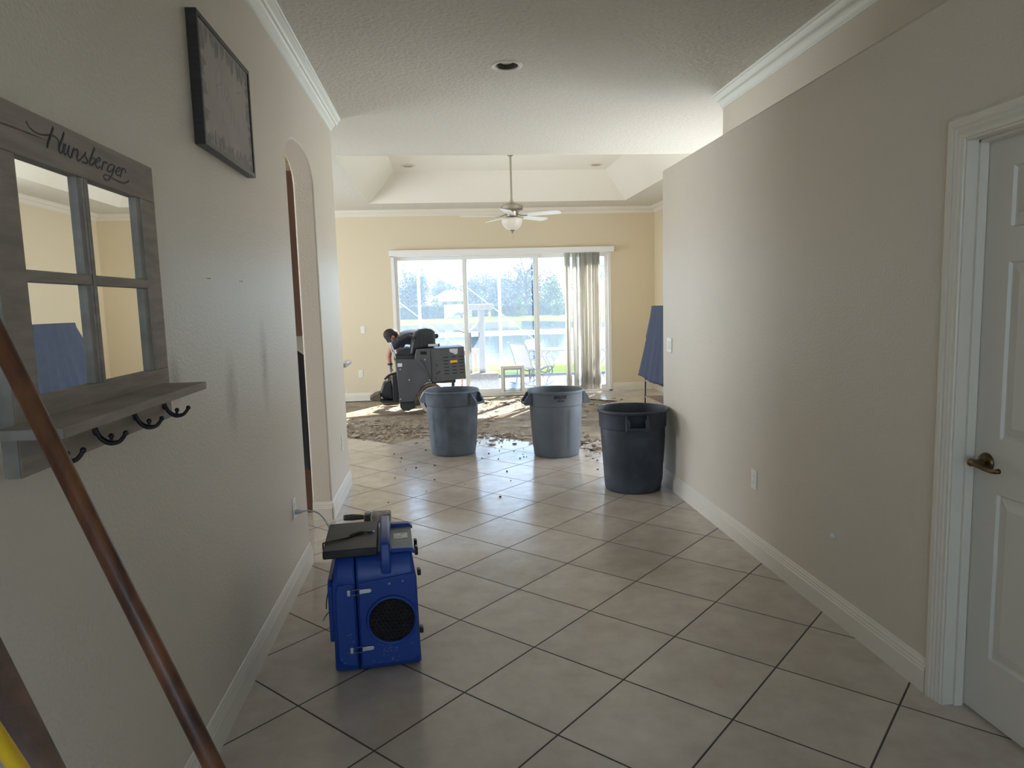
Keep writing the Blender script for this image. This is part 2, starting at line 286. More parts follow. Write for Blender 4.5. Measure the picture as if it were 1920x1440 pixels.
# ------------------------------------------------------------------ mesh helpers
ROOT = {}
def meta(o, label=None, cat=None, group=None, kind=None):
    if label: o['label'] = label
    if cat: o['category'] = cat
    if group: o['group'] = group
    if kind: o['kind'] = kind
    return o
def thing(name, label, cat, loc=(0, 0, 0), rz=0.0, group=None):
    o = bpy.data.objects.new(name, None); COL.objects.link(o)
    o.empty_display_size = 0.1
    o.location = loc; o.rotation_euler = (0, 0, rz)
    ROOT[o.name] = Matrix.Translation(Vector(loc)) @ Matrix.Rotation(rz, 4, 'Z')
    return meta(o, label, cat, group)
class MB:
    """collects shapes and links them as ONE mesh object"""
    def __init__(s, T=None): s.v = []; s.f = []; s.T = T
    def add(s, vs, fs):
        b = len(s.v)
        s.v += [Vector(p) for p in vs]; s.f += [tuple(b + i for i in q) for q in fs]; return s
    def box(s, x0, x1, y0, y1, z0, z1, Mx=None):
        vs = [Vector((x, y, z)) for z in (z0, z1) for y in (y0, y1) for x in (x0, x1)]
        if Mx: vs = [Mx @ p for p in vs]
        return s.add(vs, [(0, 2, 3, 1), (4, 5, 7, 6), (0, 1, 5, 4), (2, 6, 7, 3), (0, 4, 6, 2), (1, 3, 7, 5)])
    def prism(s, pts, ax, a, b, Mx=None):
        """pts: 2D outline in the two other axes (order x,y,z minus ax), extruded from a to b"""
        def mk(p, t):
            return Vector({'x': (t, p[0], p[1]), 'y': (p[0], t, p[1]), 'z': (p[0], p[1], t)}[ax])
        n = len(pts); vs = [mk(p, a) for p in pts] + [mk(p, b) for p in pts]
        if Mx: vs = [Mx @ p for p in vs]
        fs = [tuple(range(n)), tuple(range(2 * n - 1, n - 1, -1))] + [(i, (i + 1) % n, n + (i + 1) % n, n + i) for i in range(n)]
        return s.add(vs, fs)
    def lathe(s, prof, n=32, c=(0, 0, 0), Mx=None, fn=None, cap=True):
        vs = []
        for r, z in prof:
            for k in range(n):
                a = 2 * PI * k / n; rr = r if fn is None else fn(a, r, z)
                p = Vector((c[0] + rr * math.cos(a), c[1] + rr * math.sin(a), c[2] + z)); vs.append(Mx @ p if Mx else p)
        fs = []
        for i in range(len(prof) - 1):
            for k in range(n):
                fs.append((i * n + k, i * n + (k + 1) % n, (i + 1) * n + (k + 1) % n, (i + 1) * n + k))
        if cap:
            fs.append(tuple(range(n - 1, -1, -1))); fs.append(tuple((len(prof) - 1) * n + k for k in range(n)))
        return s.add(vs, fs)
    def tube(s, pts, r, n=8, smooth=0, cap=True, flat=1.0):
        P = [Vector(p) for p in pts]
        R = list(r) if isinstance(r, (list, tuple)) else [r] * len(P)
        if smooth:
            Q, RR = [], []
            for i in range(len(P) - 1):
                p0 = P[max(i - 1, 0)]; p1 = P[i]; p2 = P[i + 1]; p3 = P[min(i + 2, len(P) - 1)]
                for k in range(smooth):
                    t = k / smooth
                    Q.append(0.5 * ((2 * p1) + (p2 - p0) * t + (2 * p0 - 5 * p1 + 4 * p2 - p3) * t * t + (3 * p1 - p0 - 3 * p2 + p3) * t ** 3))
                    RR.append(R[i] * (1 - t) + R[i + 1] * t)
            Q.append(P[-1]); RR.append(R[-1]); P, R = Q, RR
        vs = []; up = None
        for i, p in enumerate(P):
            d = (P[min(i + 1, len(P) - 1)] - P[max(i - 1, 0)])
            if d.length < 1e-9: d = Vector((0, 0, 1))
            d.normalize()
            if up is None:
                up = Vector((0, 0, 1)) if abs(d.z) < 0.9 else Vector((1, 0, 0))
            a = d.cross(up)
            if a.length < 1e-6: a = d.cross(Vector((0.3, 1, 0.2)))
            a.normalize(); bq = a.cross(d).normalized(); up = bq
            for k in range(n):
                t = 2 * PI * k / n
                vs.append(p + (a * math.cos(t) + bq * math.sin(t) * flat) * R[i])
        m = len(P)
        fs = [(i * n + k, i * n + (k + 1) % n, (i + 1) * n + (k + 1) % n, (i + 1) * n + k) for i in range(m - 1) for k in range(n)]
        if cap: fs += [tuple(range(n - 1, -1, -1)), tuple((m - 1) * n + k for k in range(n))]
        return s.add(vs, fs)
    def ball(s, c, r, n=12, sc=(1, 1, 1), Mx=None):
        prof = [(max(r * math.sin(PI * i / n), 1e-4), -r * math.cos(PI * i / n)) for i in range(n + 1)]
        m0 = Matrix.Translation(Vector(c)) @ Matrix.Diagonal((*sc, 1))
        if Mx: m0 = Mx @ m0
        return s.lathe(prof, n=n + 4, Mx=m0)
    def grid(s, P):
        """P: rows of points"""
        h, w = len(P), len(P[0]); vs = [q for row in P for q in row]
        return s.add(vs, [(i * w + j, i * w + j + 1, (i + 1) * w + j + 1, (i + 1) * w + j) for i in range(h - 1) for j in range(w - 1)])
    def build(s, name, m, parent=None, bevel=0.0, seg=2, smooth=False, world=True, solid=0.0, auto=False, **kw):
        me = bpy.data.meshes.new(name)
        vs = s.v
        if s.T is not None: vs = [s.T @ p for p in vs]; 
        if parent is not None and world and parent.name in ROOT:
            inv = ROOT[parent.name].inverted(); vs = [inv @ p for p in vs]
        me.from_pydata([tuple(p) for p in vs], [], s.f); me.update()
        bm = bmesh.new(); bm.from_mesh(me)
        bmesh.ops.recalc_face_normals(bm, faces=bm.faces)
        bm.to_mesh(me); bm.free()
        me.materials.append(M[m] if isinstance(m, str) else m)
        o = bpy.data.objects.new(name, me); COL.objects.link(o)
        if parent is not None:
            o.parent = parent
            ROOT[o.name] = ROOT.get(parent.name, Matrix.Identity(4))
        else:
            ROOT[o.name] = Matrix.Identity(4)
        if solid:
            md = o.modifiers.new('thickness', 'SOLIDIFY'); md.thickness = solid; md.offset = 0
        if bevel:
            md = o.modifiers.new('bevel', 'BEVEL'); md.width = bevel; md.segments = seg; md.limit_method = 'ANGLE'; md.angle_limit = math.radians(40)
        if smooth or bevel:
            for p in me.polygons: p.use_smooth = True
            if not smooth or auto:
                try: me.set_sharp_from_angle(angle=math.radians(38))
                except Exception: pass
        return meta(o, **kw)
def copy_tree(o, parent=None, src=None):
    """a thing, its parts and their sub-parts"""
    kids = [k for k in COL.objects if k.parent == o]
    c = o.copy(); COL.objects.link(c); c.parent = parent
    for k in kids: copy_tree(k, c)
    return c
def structure(mb, name, m, **kw):
    return mb.build(name, m, kind='structure', **kw)

# ------------------------------------------------------------------ the room shell
XL, XR, H = -0.85, 1.80, 3.07           # hall walls and ceiling
YB, YE_L, YE_R = 11.62, 6.05, 5.60      # far wall, ends of the left and right hall walls
XFR, XFL, YF = 3.60, -5.0, -1.80        # far room sides, wall behind the camera
LOW = 2.552                             # height of the low right wall

# tiles kept / stripped
def stripped(x, y):
    edge = 8.35 + 0.25 * math.sin(x * 3.1)
    if x > -0.6: edge = 8.35 - 0.38 * (x + 0.6)
    if x > 0.9: edge = 7.65 - 0.75 * (x - 0.9)
    if x > 1.5: edge = 7.2 + 0.5 * (x - 1.5)
    right = 2.75 - 0.18 * (y - 8)
    return y > edge and x < right and y < 11.9
ex = Vector((math.cos(T_ANG), -math.sin(T_ANG), 0)); ey = Vector((math.sin(T_ANG), math.cos(T_ANG), 0))
fl = MB()
rt = random.Random(3)
for u in range(-30, 30):
    for v in range(-30, 40):
        c = Vector((T_OX, T_OY, 0)) + (ex * (u + .5) + ey * (v + .5)) * TILE
        if not (-5.3 < c.x < 3.9 and -2.2 < c.y < 11.85): continue
        if stripped(c.x, c.y): continue
        q = [Vector((T_OX, T_OY, 0)) + (ex * (u + a) + ey * (v + b)) * TILE for a, b in ((0, 0), (1, 0), (1, 1), (0, 1))]
        # ragged outline where a neighbour has been torn away
        pts = []
        for k in range(4):
            a, b = q[k], q[(k + 1) % 4]; mid = (a + b) / 2 + ((a + b) / 2 - c) * 0.5
            pts.append(a)
            if stripped(mid.x, mid.y):
                for t in (0.12, 0.3, 0.45, 0.6, 0.78, 0.9):
                    p = a.lerp(b, t); pts.append(p + (c - p) * rt.uniform(0.0, 0.16))
        n = len(pts)
        fl.add([p for p in pts] + [p + Vector((0, 0, -0.012)) for p in pts], [tuple(range(n))] + [(i, (i + 1) % n, n + (i + 1) % n, n + i) for i in range(n)])
fl = structure(fl, 'floor', 'tile')
gr = [[Vector((-5.2 + 9.0 * i / 120, 6.0 + 6.0 * j / 90, -0.0125 + 0.006 * mnoise.noise(Vector((i * .35, j * .35, 1))) - 0.004)) for i in range(121)] for j in range(91)]
structure(MB().grid(gr), 'floor', 'concrete', smooth=True)

# ceiling: flat field with a hole for the tray, and the hole of the recessed lamp
TX0, TX1, TY0, TY1, TIN, TZ = -1.01, 2.88, 7.40, 10.75, 0.40, 3.46
LX, LY, LR = 0.484, 4.731, 0.085
c = MB()
def slab(x0, x1, y0, y1): c.box(x0, x1, y0, y1, H, H + 0.10)
slab(XFL, LX - .2, YF, TY0); slab(LX + .2, XFR, YF, TY0); slab(LX - .2, LX + .2, YF, LY - .2); slab(LX - .2, LX + .2, LY + .2, TY0)
slab(XFL, TX0, TY0, YB); slab(TX1, XFR, TY0, YB); slab(TX0, TX1, TY1, YB)
N = 48
ring_o = []; ring_i = []
for k in range(N):
    a = 2 * PI * k / N + PI / 4; s_ = .2 / max(abs(math.cos(a)), abs(math.sin(a)))
    ring_o.append(Vector((LX + s_ * math.cos(a), LY + s_ * math.sin(a), H))); ring_i.append(Vector((LX + LR * math.cos(a), LY + LR * math.sin(a), H)))
c.add(ring_o + ring_i + [p + Vector((0, 0, .1)) for p in ring_i], [(k, (k + 1) % N, N + (k + 1) % N, N + k) for k in range(N)] + [(N + k, N + (k + 1) % N, 2 * N + (k + 1) % N, 2 * N + k) for k in range(N)])
structure(c, 'ceiling', 'ceiling')
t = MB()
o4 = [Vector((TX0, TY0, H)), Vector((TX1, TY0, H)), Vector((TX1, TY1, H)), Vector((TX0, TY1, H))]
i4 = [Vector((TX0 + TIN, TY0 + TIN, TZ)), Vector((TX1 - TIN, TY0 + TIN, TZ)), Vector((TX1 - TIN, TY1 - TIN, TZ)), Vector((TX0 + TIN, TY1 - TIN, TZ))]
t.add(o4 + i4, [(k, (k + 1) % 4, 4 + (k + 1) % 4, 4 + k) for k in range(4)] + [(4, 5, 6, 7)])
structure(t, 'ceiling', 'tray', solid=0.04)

# left hall wall with the arched opening
AY0, AY1, AZ, AR = 4.20, 5.08, 2.36, 0.20
arch = [(AY0 + 0, 0)]
for k in range(0, 25):
    a = PI - PI * k / 24; yy = (AY0 + AY1) / 2 + (AY1 - AY0) / 2 * math.copysign(abs(math.cos(a)) ** 0.85, math.cos(a)); zz = AZ + AR * abs(math.sin(a)) ** 0.85
    arch.append((yy, zz))
arch.append((AY1, 0))
w = MB().prism([(YF, 0)] + arch + [(YE_L, 0), (YE_L, H), (YF, H)], 'x', XL - 0.14, XL)
structure(w, 'wall_left', 'wall_scuffed', bevel=0.012, seg=3)
# right hall wall, low, with the door opening
DY0, DY1, DZ = 1.462, 2.285, 2.045
w = MB().prism([(YF, 0), (DY0, 0), (DY0, DZ), (DY1, DZ), (DY1, 0), (YE_R, 0), (YE_R, LOW), (YF, LOW)], 'x', XR, XR + 0.125)
structure(w, 'wall_right', 'wall', bevel=0.018, seg=4)
w = MB().box(XR + 0.02, XFR, YF, YE_R - 0.02, LOW - 0.06, LOW - 0.004).box(XR + .1, XFR, YE_R - .12, YE_R, 0, LOW - .003)
structure(w, 'wall_right', 'wall')
w = MB().box(2.215, 2.34, YF, 5.40, LOW - .01, H).box(2.3, XFR, 5.28, 5.40, LOW - .01, H)
structure(w, 'wall_right', 'wall', bevel=0.01)
# far room
WX0, WX1, WZ = -0.79, 2.846, 2.385
w = MB().prism([(XFL, 0), (WX0, 0), (WX0, WZ), (WX1, WZ), (WX1, 0), (XFR, 0), (XFR, H), (XFL, H)], 'y', YB, YB + 0.16)
structure(w, 'wall_back', 'wall_far')
structure(MB().prism([(0, 0), (6.15, 0), (6.15, 2.35), (8.05, 2.35), (8.05, 0), (YB + .1, 0), (YB + .1, H), (0, H)], 'x', XFR, XFR + .12), 'wall_right', 'wall_far')  # hidden opening added for the side fill light
# far left wall with two openings added for light (out of frame), entry wall with a window
w = MB().prism([(YF, 0), (YF, H), (YB, H), (YB, 0), (10.5, 0), (10.5, 2.45), (7.3, 2.45), (7.3, 0), (5.2, 0), (5.2, 2.4), (3.6, 2.4), (3.6, 0)][::-1], 'x', XFL - .12, XFL)
structure(w, 'wall_left', 'wall_far')
w = MB().box(XFL, -.45, YF - .12, YF, 0, H).box(.85, XFR, YF - .12, YF, 0, H).box(-.45, .85, YF - .12, YF, 0, .45).box(-.45, .85, YF - .12, YF, 2.45, H)
structure(w, 'wall_front', 'wall')
structure(MB().box(XFL, XL - .14, 2.2, 2.32, 0, H), 'wall_left', 'wall')
# half wall below the breakfast bar
structure(MB().box(XFL, XL - .14, YE_L - .13, YE_L, 0, 1.02), 'wall_left', 'wall')

# baseboards and crown: moulded profiles swept along straight runs
BASE = [(0, 0), (.016, 0), (.016, .085), (.013, .092), (.013, .100), (.010, .106), (.010, .114), (.006, .122), (.004, .130), (0, .132)]
def run(prof, p0, p1, outd):
    """profile (out, z) swept from p0 to p1; outd = direction the profile sticks out"""
    m = MB(); d = Vector(outd); n = len(prof); vs = []
    for p in (Vector(p0), Vector(p1)):
        for a, z in prof: vs.append(p + d * a + Vector((0, 0, z)))
    return m.add(vs, [(i, (i + 1) % n, n + (i + 1) % n, n + i) for i in range(n)] + [tuple(range(n)), tuple(range(2 * n - 1, n - 1, -1))])
structure(run(BASE, (XL, YF, 0), (XL, AY0, 0), (1, 0, 0)), 'baseboard_left', 'trim')
b = run(BASE, (XL, AY1 - .016, 0), (XL, YE_L + .016, 0), (1, 0, 0)); c2 = run(BASE, (XL + .004, AY1, 0), (XL - .14, AY1, 0), (0, -1, 0)); b.add(c2.v, c2.f)
c3 = run(BASE, (XL + .004, YE_L, 0), (XL - .14, YE_L, 0), (0, 1, 0)); b.add(c3.v, c3.f)
structure(b, 'baseboard_left', 'trim')
structure(run(BASE, (XR, DY1 + .082, 0), (XR, YE_R, 0), (-1, 0, 0)), 'baseboard_right', 'trim')
structure(run(BASE, (XFL, YB, 0), (WX0 - .02, YB, 0), (0, -1, 0)), 'baseboard_back', 'trim')
structure(run(BASE, (WX1 + .02, YB, 0), (XFR, YB, 0), (0, -1, 0)), 'baseboard_back', 'trim')
structure(run(BASE, (XFR, YE_R, 0), (XFR, YB, 0), (-1, 0, 0)), 'baseboard_right', 'trim')
CRN = [(0, 0), (0, -.098), (.006, -.098), (.008, -.090), (.012, -.088), (.014, -.080)]
for k in range(9):
    a = k / 8; CRN.append((.016 + .058 * a, -.078 + .062 * a + (.010 * math.sin(2 * PI * a))))
CRN += [(.076, -.014), (.082, -.012), (.084, -.004), (.088, 0)]
structure(run(CRN, (XL, YF, H), (XL, 4.62, H), (1, 0, 0)), 'trim_1', 'crown')
structure(run(CRN, (XL, 4.623, H), (XL, YE_L, H), (1, 0, 0)), 'trim_2', 'crown')
structure(run(CRN, (2.215, YF, H), (2.215, 5.40, H), (-1, 0, 0)), 'trim_3', 'crown')
structure(run(CRN, (XFL, YB, H), (XFR, YB, H), (0, -1, 0)), 'trim_4', 'trim')
structure(run(CRN, (XFR, 5.4, H), (XFR, YB, H), (-1, 0, 0)), 'trim_5', 'trim')

# ------------------------------------------------------------------ hall door (right): casing, jamb, six-panel slab, lever
CAS = [(0, 0), (.0, .010), (.012, .018), (.03, .018), (.036, .014), (.044, .016), (.052, .012), (.060, .013), (.066, .009), (.078, .009), (.082, 0)]
cs = MB()
def casing_piece(pts0, pts1, horiz):
    n = len(pts0); cs.add(pts0 + pts1, [(i, (i + 1) % n, n + (i + 1) % n, n + i) for i in range(n)] + [tuple(range(n)), tuple(range(2 * n - 1, n - 1, -1))])
OUTW = 0.082
for yy, sg in ((DY1, 1), (DY0, -1)):
    p0 = [Vector((XR - d, yy + sg * (OUTW - a), 0)) for a, d in CAS]
    p1 = [Vector((XR - d, yy + sg * (OUTW - a), DZ + (OUTW - a))) for a, d in CAS]
    casing_piece(p0, p1, False)
p0 = [Vector((XR - d, DY0 - (OUTW - a), DZ + (OUTW - a))) for a, d in CAS]; p1 = [Vector((XR - d, DY1 + (OUTW - a), DZ + (OUTW - a))) for a, d in CAS]
casing_piece(p0, p1, True)
structure(cs, 'trim_6', 'trim')
jb = MB()
JI = 0.006
jb.box(XR - .004, XR + .13, DY1 - JI, DY1 + .002, 0, DZ).box(XR - .004, XR + .13, DY0 - .002, DY0 + JI, 0, DZ).box(XR - .004, XR + .13, DY0, DY1, DZ - JI, DZ + .002)
jb.box(XR + .038, XR + .070, DY1 - JI - .011, DY1 - JI, 0, DZ - JI).box(XR + .038, XR + .070, DY0 + JI, DY0 + JI + .011, 0, DZ - JI).box(XR + .038, XR + .070, DY0, DY1, DZ - JI - .011, DZ - JI)
structure(jb, 'trim_7', 'trim', bevel=0.0015)
# slab with six raised panels, built as a height field on the hall side
DX = XR + 0.072
d_y0, d_y1, d_z0, d_z1 = DY0 + .009, DY1 - .009, 0.012, DZ - .009
st, mid = 0.112, 0.10
pw = (d_y1 - d_y0 - 2 * st - mid) / 2
cols = [(d_y1 - st - pw, d_y1 - st), (d_y0 + st, d_y0 + st + pw)]
rows = [(0.235, 0.835), (1.025, 1.625), (1.735, 1.935)]
def dist_in(v, a, b): return min(v - a, b - v)
def door_h(y, z):
    for a, b in cols:
        for c_, d_ in rows:
            q = min(dist_in(y, a, b), dist_in(z, c_, d_))
            if q >= -1e-9:
                if q < .007: return .009 * q / .007
                if q < .014: return .009
                if q < .045: return .009 - .007 * (q - .014) / .031
                return .002
    return 0.0
offs = [0, .007, .014, .0295, .045]
ys = sorted(set([round(v, 5) for v in [d_y0, d_y1] + [a + o_ for a, b in cols for o_ in offs] + [b - o_ for a, b in cols for o_ in offs]]))
zs = sorted(set([round(v, 5) for v in [d_z0, d_z1] + [a + o_ for a, b in rows for o_ in offs] + [b - o_ for a, b in rows for o_ in offs]]))
dm = MB().grid([[Vector((DX + door_h(y, z), y, z)) for y in ys] for z in zs])
dm.box(DX + .012, DX + .035, d_y0, d_y1, d_z0, d_z1)
for (a, b_, c_, d_) in ((d_y0, d_y0, d_z0, d_z1), (d_y1, d_y1, d_z0, d_z1)):
    dm.add([(DX, a, c_), (DX + .02, a, c_), (DX + .02, a, d_), (DX, a, d_)], [(0, 1, 2, 3)])
dm.add([(DX, d_y0, d_z0), (DX, d_y1, d_z0), (DX + .02, d_y1, d_z0), (DX + .02, d_y0, d_z0)], [(0, 1, 2, 3)])
door = structure(dm, 'door_1', 'door')
hy, hz = 2.215, 0.935
hm = MB(); HR = Matrix.Translation((DX, hy, hz)) @ Matrix.Rotation(-PI / 2, 4, 'Y')
hm.lathe([(.034, -.001), (.034, .004), (.030, .010), (.022, .014), (.013, .018), (.012, .045)], n=28, Mx=HR)
ros = hm.build('door_handle', 'brass', door, smooth=True, auto=True)
lv = MB().tube([(DX - .050, hy + .012, hz), (DX - .052, hy - .01, hz + .001), (DX - .052, hy - .045, hz - .006), (DX - .050, hy - .085, hz - .010), (DX - .047, hy - .110, hz - .004)], [.013, .012, .009, .008, .009], n=12, smooth=5)
lv.ball((DX - .050, hy + .008, hz), .0145)
lv.build('lever', 'brass', ros, smooth=True)

# ------------------------------------------------------------------ wall plates
def plate(name, label, cat, loc, normal, kind='outlet', gang=1, parent=None):
    n = Vector(normal); up = Vector((0, 0, 1)); side = up.cross(n)
    w_, h_ = (.070 + .046 * (gang - 1)) / 2, .0575
    Mx = Matrix((( side.x, up.x, n.x, loc[0]), (side.y, up.y, n.y, loc[1]), (side.z, up.z, n.z, loc[2]), (0, 0, 0, 1)))
    r = thing(name, label, cat, loc)
    MB().box(-w_, w_, -h_, h_, 0, .006, Mx).build('cover_plate', 'plastic_white', r, bevel=.003)
    for g in range(gang):
        ox = (g - (gang - 1) / 2) * .046
        if kind == 'outlet':
            for s_ in (-1, 1):
                k = MB().box(ox - .017, ox + .017, s_ * .019 - .014, s_ * .019 + .014, .005, .0085, Mx).build('socket', 'plastic_white', r, bevel=.004)
                q = MB()
                for xx in (-.0065, .0065): q.box(ox + xx - .0014, ox + xx + .0014, s_ * .019 - .002, s_ * .019 + .006, .0084, .0088, Mx)
                q.build('slot', 'plastic_grey', k)
        else:
            k = MB().box(ox - .015, ox + .015, -.032, .032, .005, .0085, Mx).build('rocker', 'plastic_white', r, bevel=.002)
    return r
plate('wall_outlet', 'white outlet low on the left hall wall with a pale cord plugged in', 'outlet', (XL, 3.83, .45), (1, 0, 0))
plate('wall_outlet', 'white outlet on the narrow wall strip past the arch', 'outlet', (XL, 5.71, .44), (1, 0, 0))
plate('wall_outlet', 'white outlet low on the right hall wall between dark bin and door', 'outlet', (XR, 3.875, .46), (-1, 0, 0))
plate('light_switch', 'white two-rocker light switch at the far end of the right hall wall', 'light switch', (XR, 5.42, 1.165), (-1, 0, 0), 'switch', 2)
plate('wall_outlet', 'white outlet on the far wall left of the bending worker', 'outlet', (-1.36, YB, .45), (0, -1, 0))
plate('light_switch', 'white light switch on the far wall above the outlet', 'light switch', (-1.29, YB, 1.17), (0, -1, 0), 'switch', 1)
# small marks left in the walls
for yy, zz in ((2.68, 1.655), (3.10, 1.659)):
    q = MB().tube([(XL - .002, yy, zz), (XL + .011, yy + .002, zz - .001)], .0015, n=6).ball((XL + .011, yy + .002, zz - .001), .0028, n=6)
    q.build('nail', 'steel', label=('bare nail in the left hall wall nearer the mirror' if yy < 3 else 'bare nail in the left hall wall nearer the arch'), cat='nail', group='nails left in the hall wall')
MB().lathe([(.014, 0), (.013, .008), (.006, .014)], n=16, Mx=Matrix.Translation((XR, 3.03, .40)) @ Matrix.Rotation(-PI / 2, 4, 'Y')).build('door_stop', 'plastic_white', label='small round white door bumper low on the right hall wall', cat='door stop', smooth=True)

# ------------------------------------------------------------------ mirror window frame with shelf and hooks, left wall
FX = -0.820
fy0, fy1, fz0, fz1 = 1.412, 2.176, 1.330, 1.952
mf = thing('framed_mirror', 'grey distressed window-pane mirror with family name, shelf and hooks on left wall', 'mirror', (XL, 1.79, 1.22))
MB().box(XL, FX, fy0, fy1, 1.853, fz1).build('top_rail', 'wood_dist_h', mf, bevel=.002)
MB().box(XL, FX, fy0, fy1, 1.222, 1.372).build('bottom_rail', 'wood_dist_h', mf, bevel=.002)
for a, b_ in ((fy0, 1.500), (2.088, fy1)):
    MB().box(XL, FX - .0005, a, b_, 1.372, 1.853).build('stile', 'wood_dist', mf, bevel=.002)
q = MB().box(XL, FX - .002, 1.765, 1.789, 1.372, 1.853)
q.box(FX - .002, FX + .001, 1.769, 1.772, 1.372, 1.853).build('muntin', 'wood_dist', mf, bevel=.0015)
MB().box(XL, FX - .0015, 1.500, 1.765, 1.604, 1.628).build('muntin', 'wood_dist_h', mf, bevel=.0015)
MB().box(XL, FX - .0015, 1.789, 2.088, 1.604, 1.628).build('muntin', 'wood_dist_h', mf, bevel=.0015)
# grey glazing bead at the far side of every pane
for a, b_ in ((1.745, 1.765), (2.062, 2.088)):
    for z0, z1 in ((1.372, 1.604), (1.628, 1.853)):
        MB().box(XL, FX - .006, a, b_, z0, z1).build('glazing_bead', 'wood_side', mf, bevel=.001)
for a, b_ in ((1.498, 1.767), (1.787, 2.090)):
    for z0, z1 in ((1.370, 1.606), (1.626, 1.855)):
        MB().box(XL + .002, XL + .014, a, b_, z0, z1).build('mirror_pane', 'mirror', mf)
MB().box(FX, -.700, 1.345, 2.130, 1.308, 1.329).build('shelf', 'wood_dist_h', mf, bevel=.002)
MB().box(FX + .0005, -.7005, 1.341, 1.3455, 1.309, 1.328).build('shelf_end', 'wood_side', mf)
MB().box(XL, FX - .001, fy0 - .004, fy0, 1.224, 1.95).build('frame_edge', 'wood_side', mf)
for hy_ in (1.502, 1.700, 1.915, 2.112):
    hk = MB().ball((FX + .003, hy_, 1.268), .013, n=10, sc=(.35, .75, 1.2))
    k = hk.build('coat_hook', 'iron', mf, smooth=True)
    q = MB().tube([(FX + .004, hy_, 1.272), (FX + .012, hy_ + .002, 1.248), (FX + .030, hy_ + .004, 1.234), (FX + .052, hy_ + .006, 1.236), (FX + .066, hy_ + .008, 1.252)], [.0045, .006, .0065, .005, .0045], n=10, smooth=5)
    q.ball((FX + .067, hy_ + .008, 1.255), .0065, n=8)
    q.tube([(FX + .034, hy_ + .004, 1.236), (FX + .036, hy_ + .004, 1.248)], .004, n=8).ball((FX + .036, hy_ + .004, 1.250), .0065, n=8)
    q.build('hook_arm', 'iron', k, smooth=True)
# painted family name: brush strokes on the top rail (points in the plank's plane)
def S(a, b_): return W(a / 6.0, 180 + b_ / 6.0, 'x', FX + .0006)
strokes = [
    ([(293, 283), (330, 350), (400, 410), (480, 437), (560, 440), (620, 458), (660, 510), (665, 590), (672, 632), (700, 640), (712, 600), (722, 540)], [7, 6, 5, 5, 6, 6, 7, 9, 9, 7, 7, 8]),
    ([(600, 355), (570, 450), (545, 520), (533, 583)], [11, 12, 12, 9]),
    ([(722, 412), (700, 490), (675, 560), (662, 610)], [11, 12, 12, 9]),
    ([(740, 545), (722, 620), (728, 660), (752, 650), (775, 600), (782, 560)], [9, 9, 7, 6, 7, 9]),
    ([(782, 560), (768, 640), (785, 690), (808, 680)], [9, 9, 7, 6]),
    ([(832, 590), (815, 650), (808, 695)], [10, 9, 8]),
    ([(812, 670), (838, 615), (868, 605), (880, 630), (868, 690), (878, 728), (900, 722)], [6, 7, 8, 9, 9, 7, 6]),
    ([(900, 722), (945, 670), (968, 632), (960, 670), (985, 720), (985, 748), (955, 755), (925, 738)], [6, 6, 7, 8, 9, 8, 7, 6]),
    ([(1066, 585), (1040, 660), (1015, 730), (1010, 765), (1035, 775), (1068, 745), (1072, 710), (1045, 700), (1025, 720)], [11, 11, 10, 8, 7, 8, 8, 6, 5]),
    ([(1072, 740), (1110, 740), (1132, 712), (1118, 695), (1092, 720), (1080, 775), (1100, 808), (1135, 795)], [5, 6, 8, 7, 8, 9, 7, 6]),
    ([(1165, 745), (1155, 790), (1145, 830)], [10, 9, 8]),
    ([(1150, 800), (1172, 755), (1198, 748), (1212, 762)], [6, 7, 8, 8]),
    ([(1290, 790), (1262, 770), (1225, 790), (1212, 835), (1235, 852), (1270, 825), (1290, 790)], [7, 7, 9, 9, 7, 6, 7]),
    ([(1295, 780), (1275, 850), (1250, 910), (1220, 945), (1185, 940), (1168, 905), (1190, 885), (1240, 905), (1300, 945), (1370, 975), (1420, 975), (1450, 955)], [9, 9, 8, 7, 7, 6, 5, 5, 6, 7, 7, 8]),
    ([(1300, 850), (1335, 850), (1355, 820), (1340, 805), (1312, 835), (1308, 875), (1330, 895), (1352, 885)], [5, 6, 8, 7, 9, 9, 7, 6]),
    ([(1378, 815), (1365, 870), (1352, 912)], [10, 9, 8]),
    ([(1360, 880), (1380, 830), (1402, 820), (1414, 840), (1412, 860)], [6, 7, 8, 8, 7]),
]
ink = MB()
for pts, ws in strokes:
    P3 = [S(*p) for p in pts]
    ink.tube(P3, [w_ * 2.5 / 6.0 / F_PX for w_ in ws], n=8, smooth=5)
ink.v = [Vector((FX + .0006 + (p.x - FX) * .22, p.y, p.z)) for p in ink.v]
ink.build('painted_name', 'ink', mf, smooth=True)
# worn groove beside the name
gv = MB().tube([S(5, 300), S(150, 350), S(300, 410), S(520, 495)], [.0022, .0022, .0018, .0008], n=5)
gv.v = [Vector((FX + (p.x - FX) * .2, p.y, p.z)) for p in gv.v]
gv.build('crack', 'foam', mf)

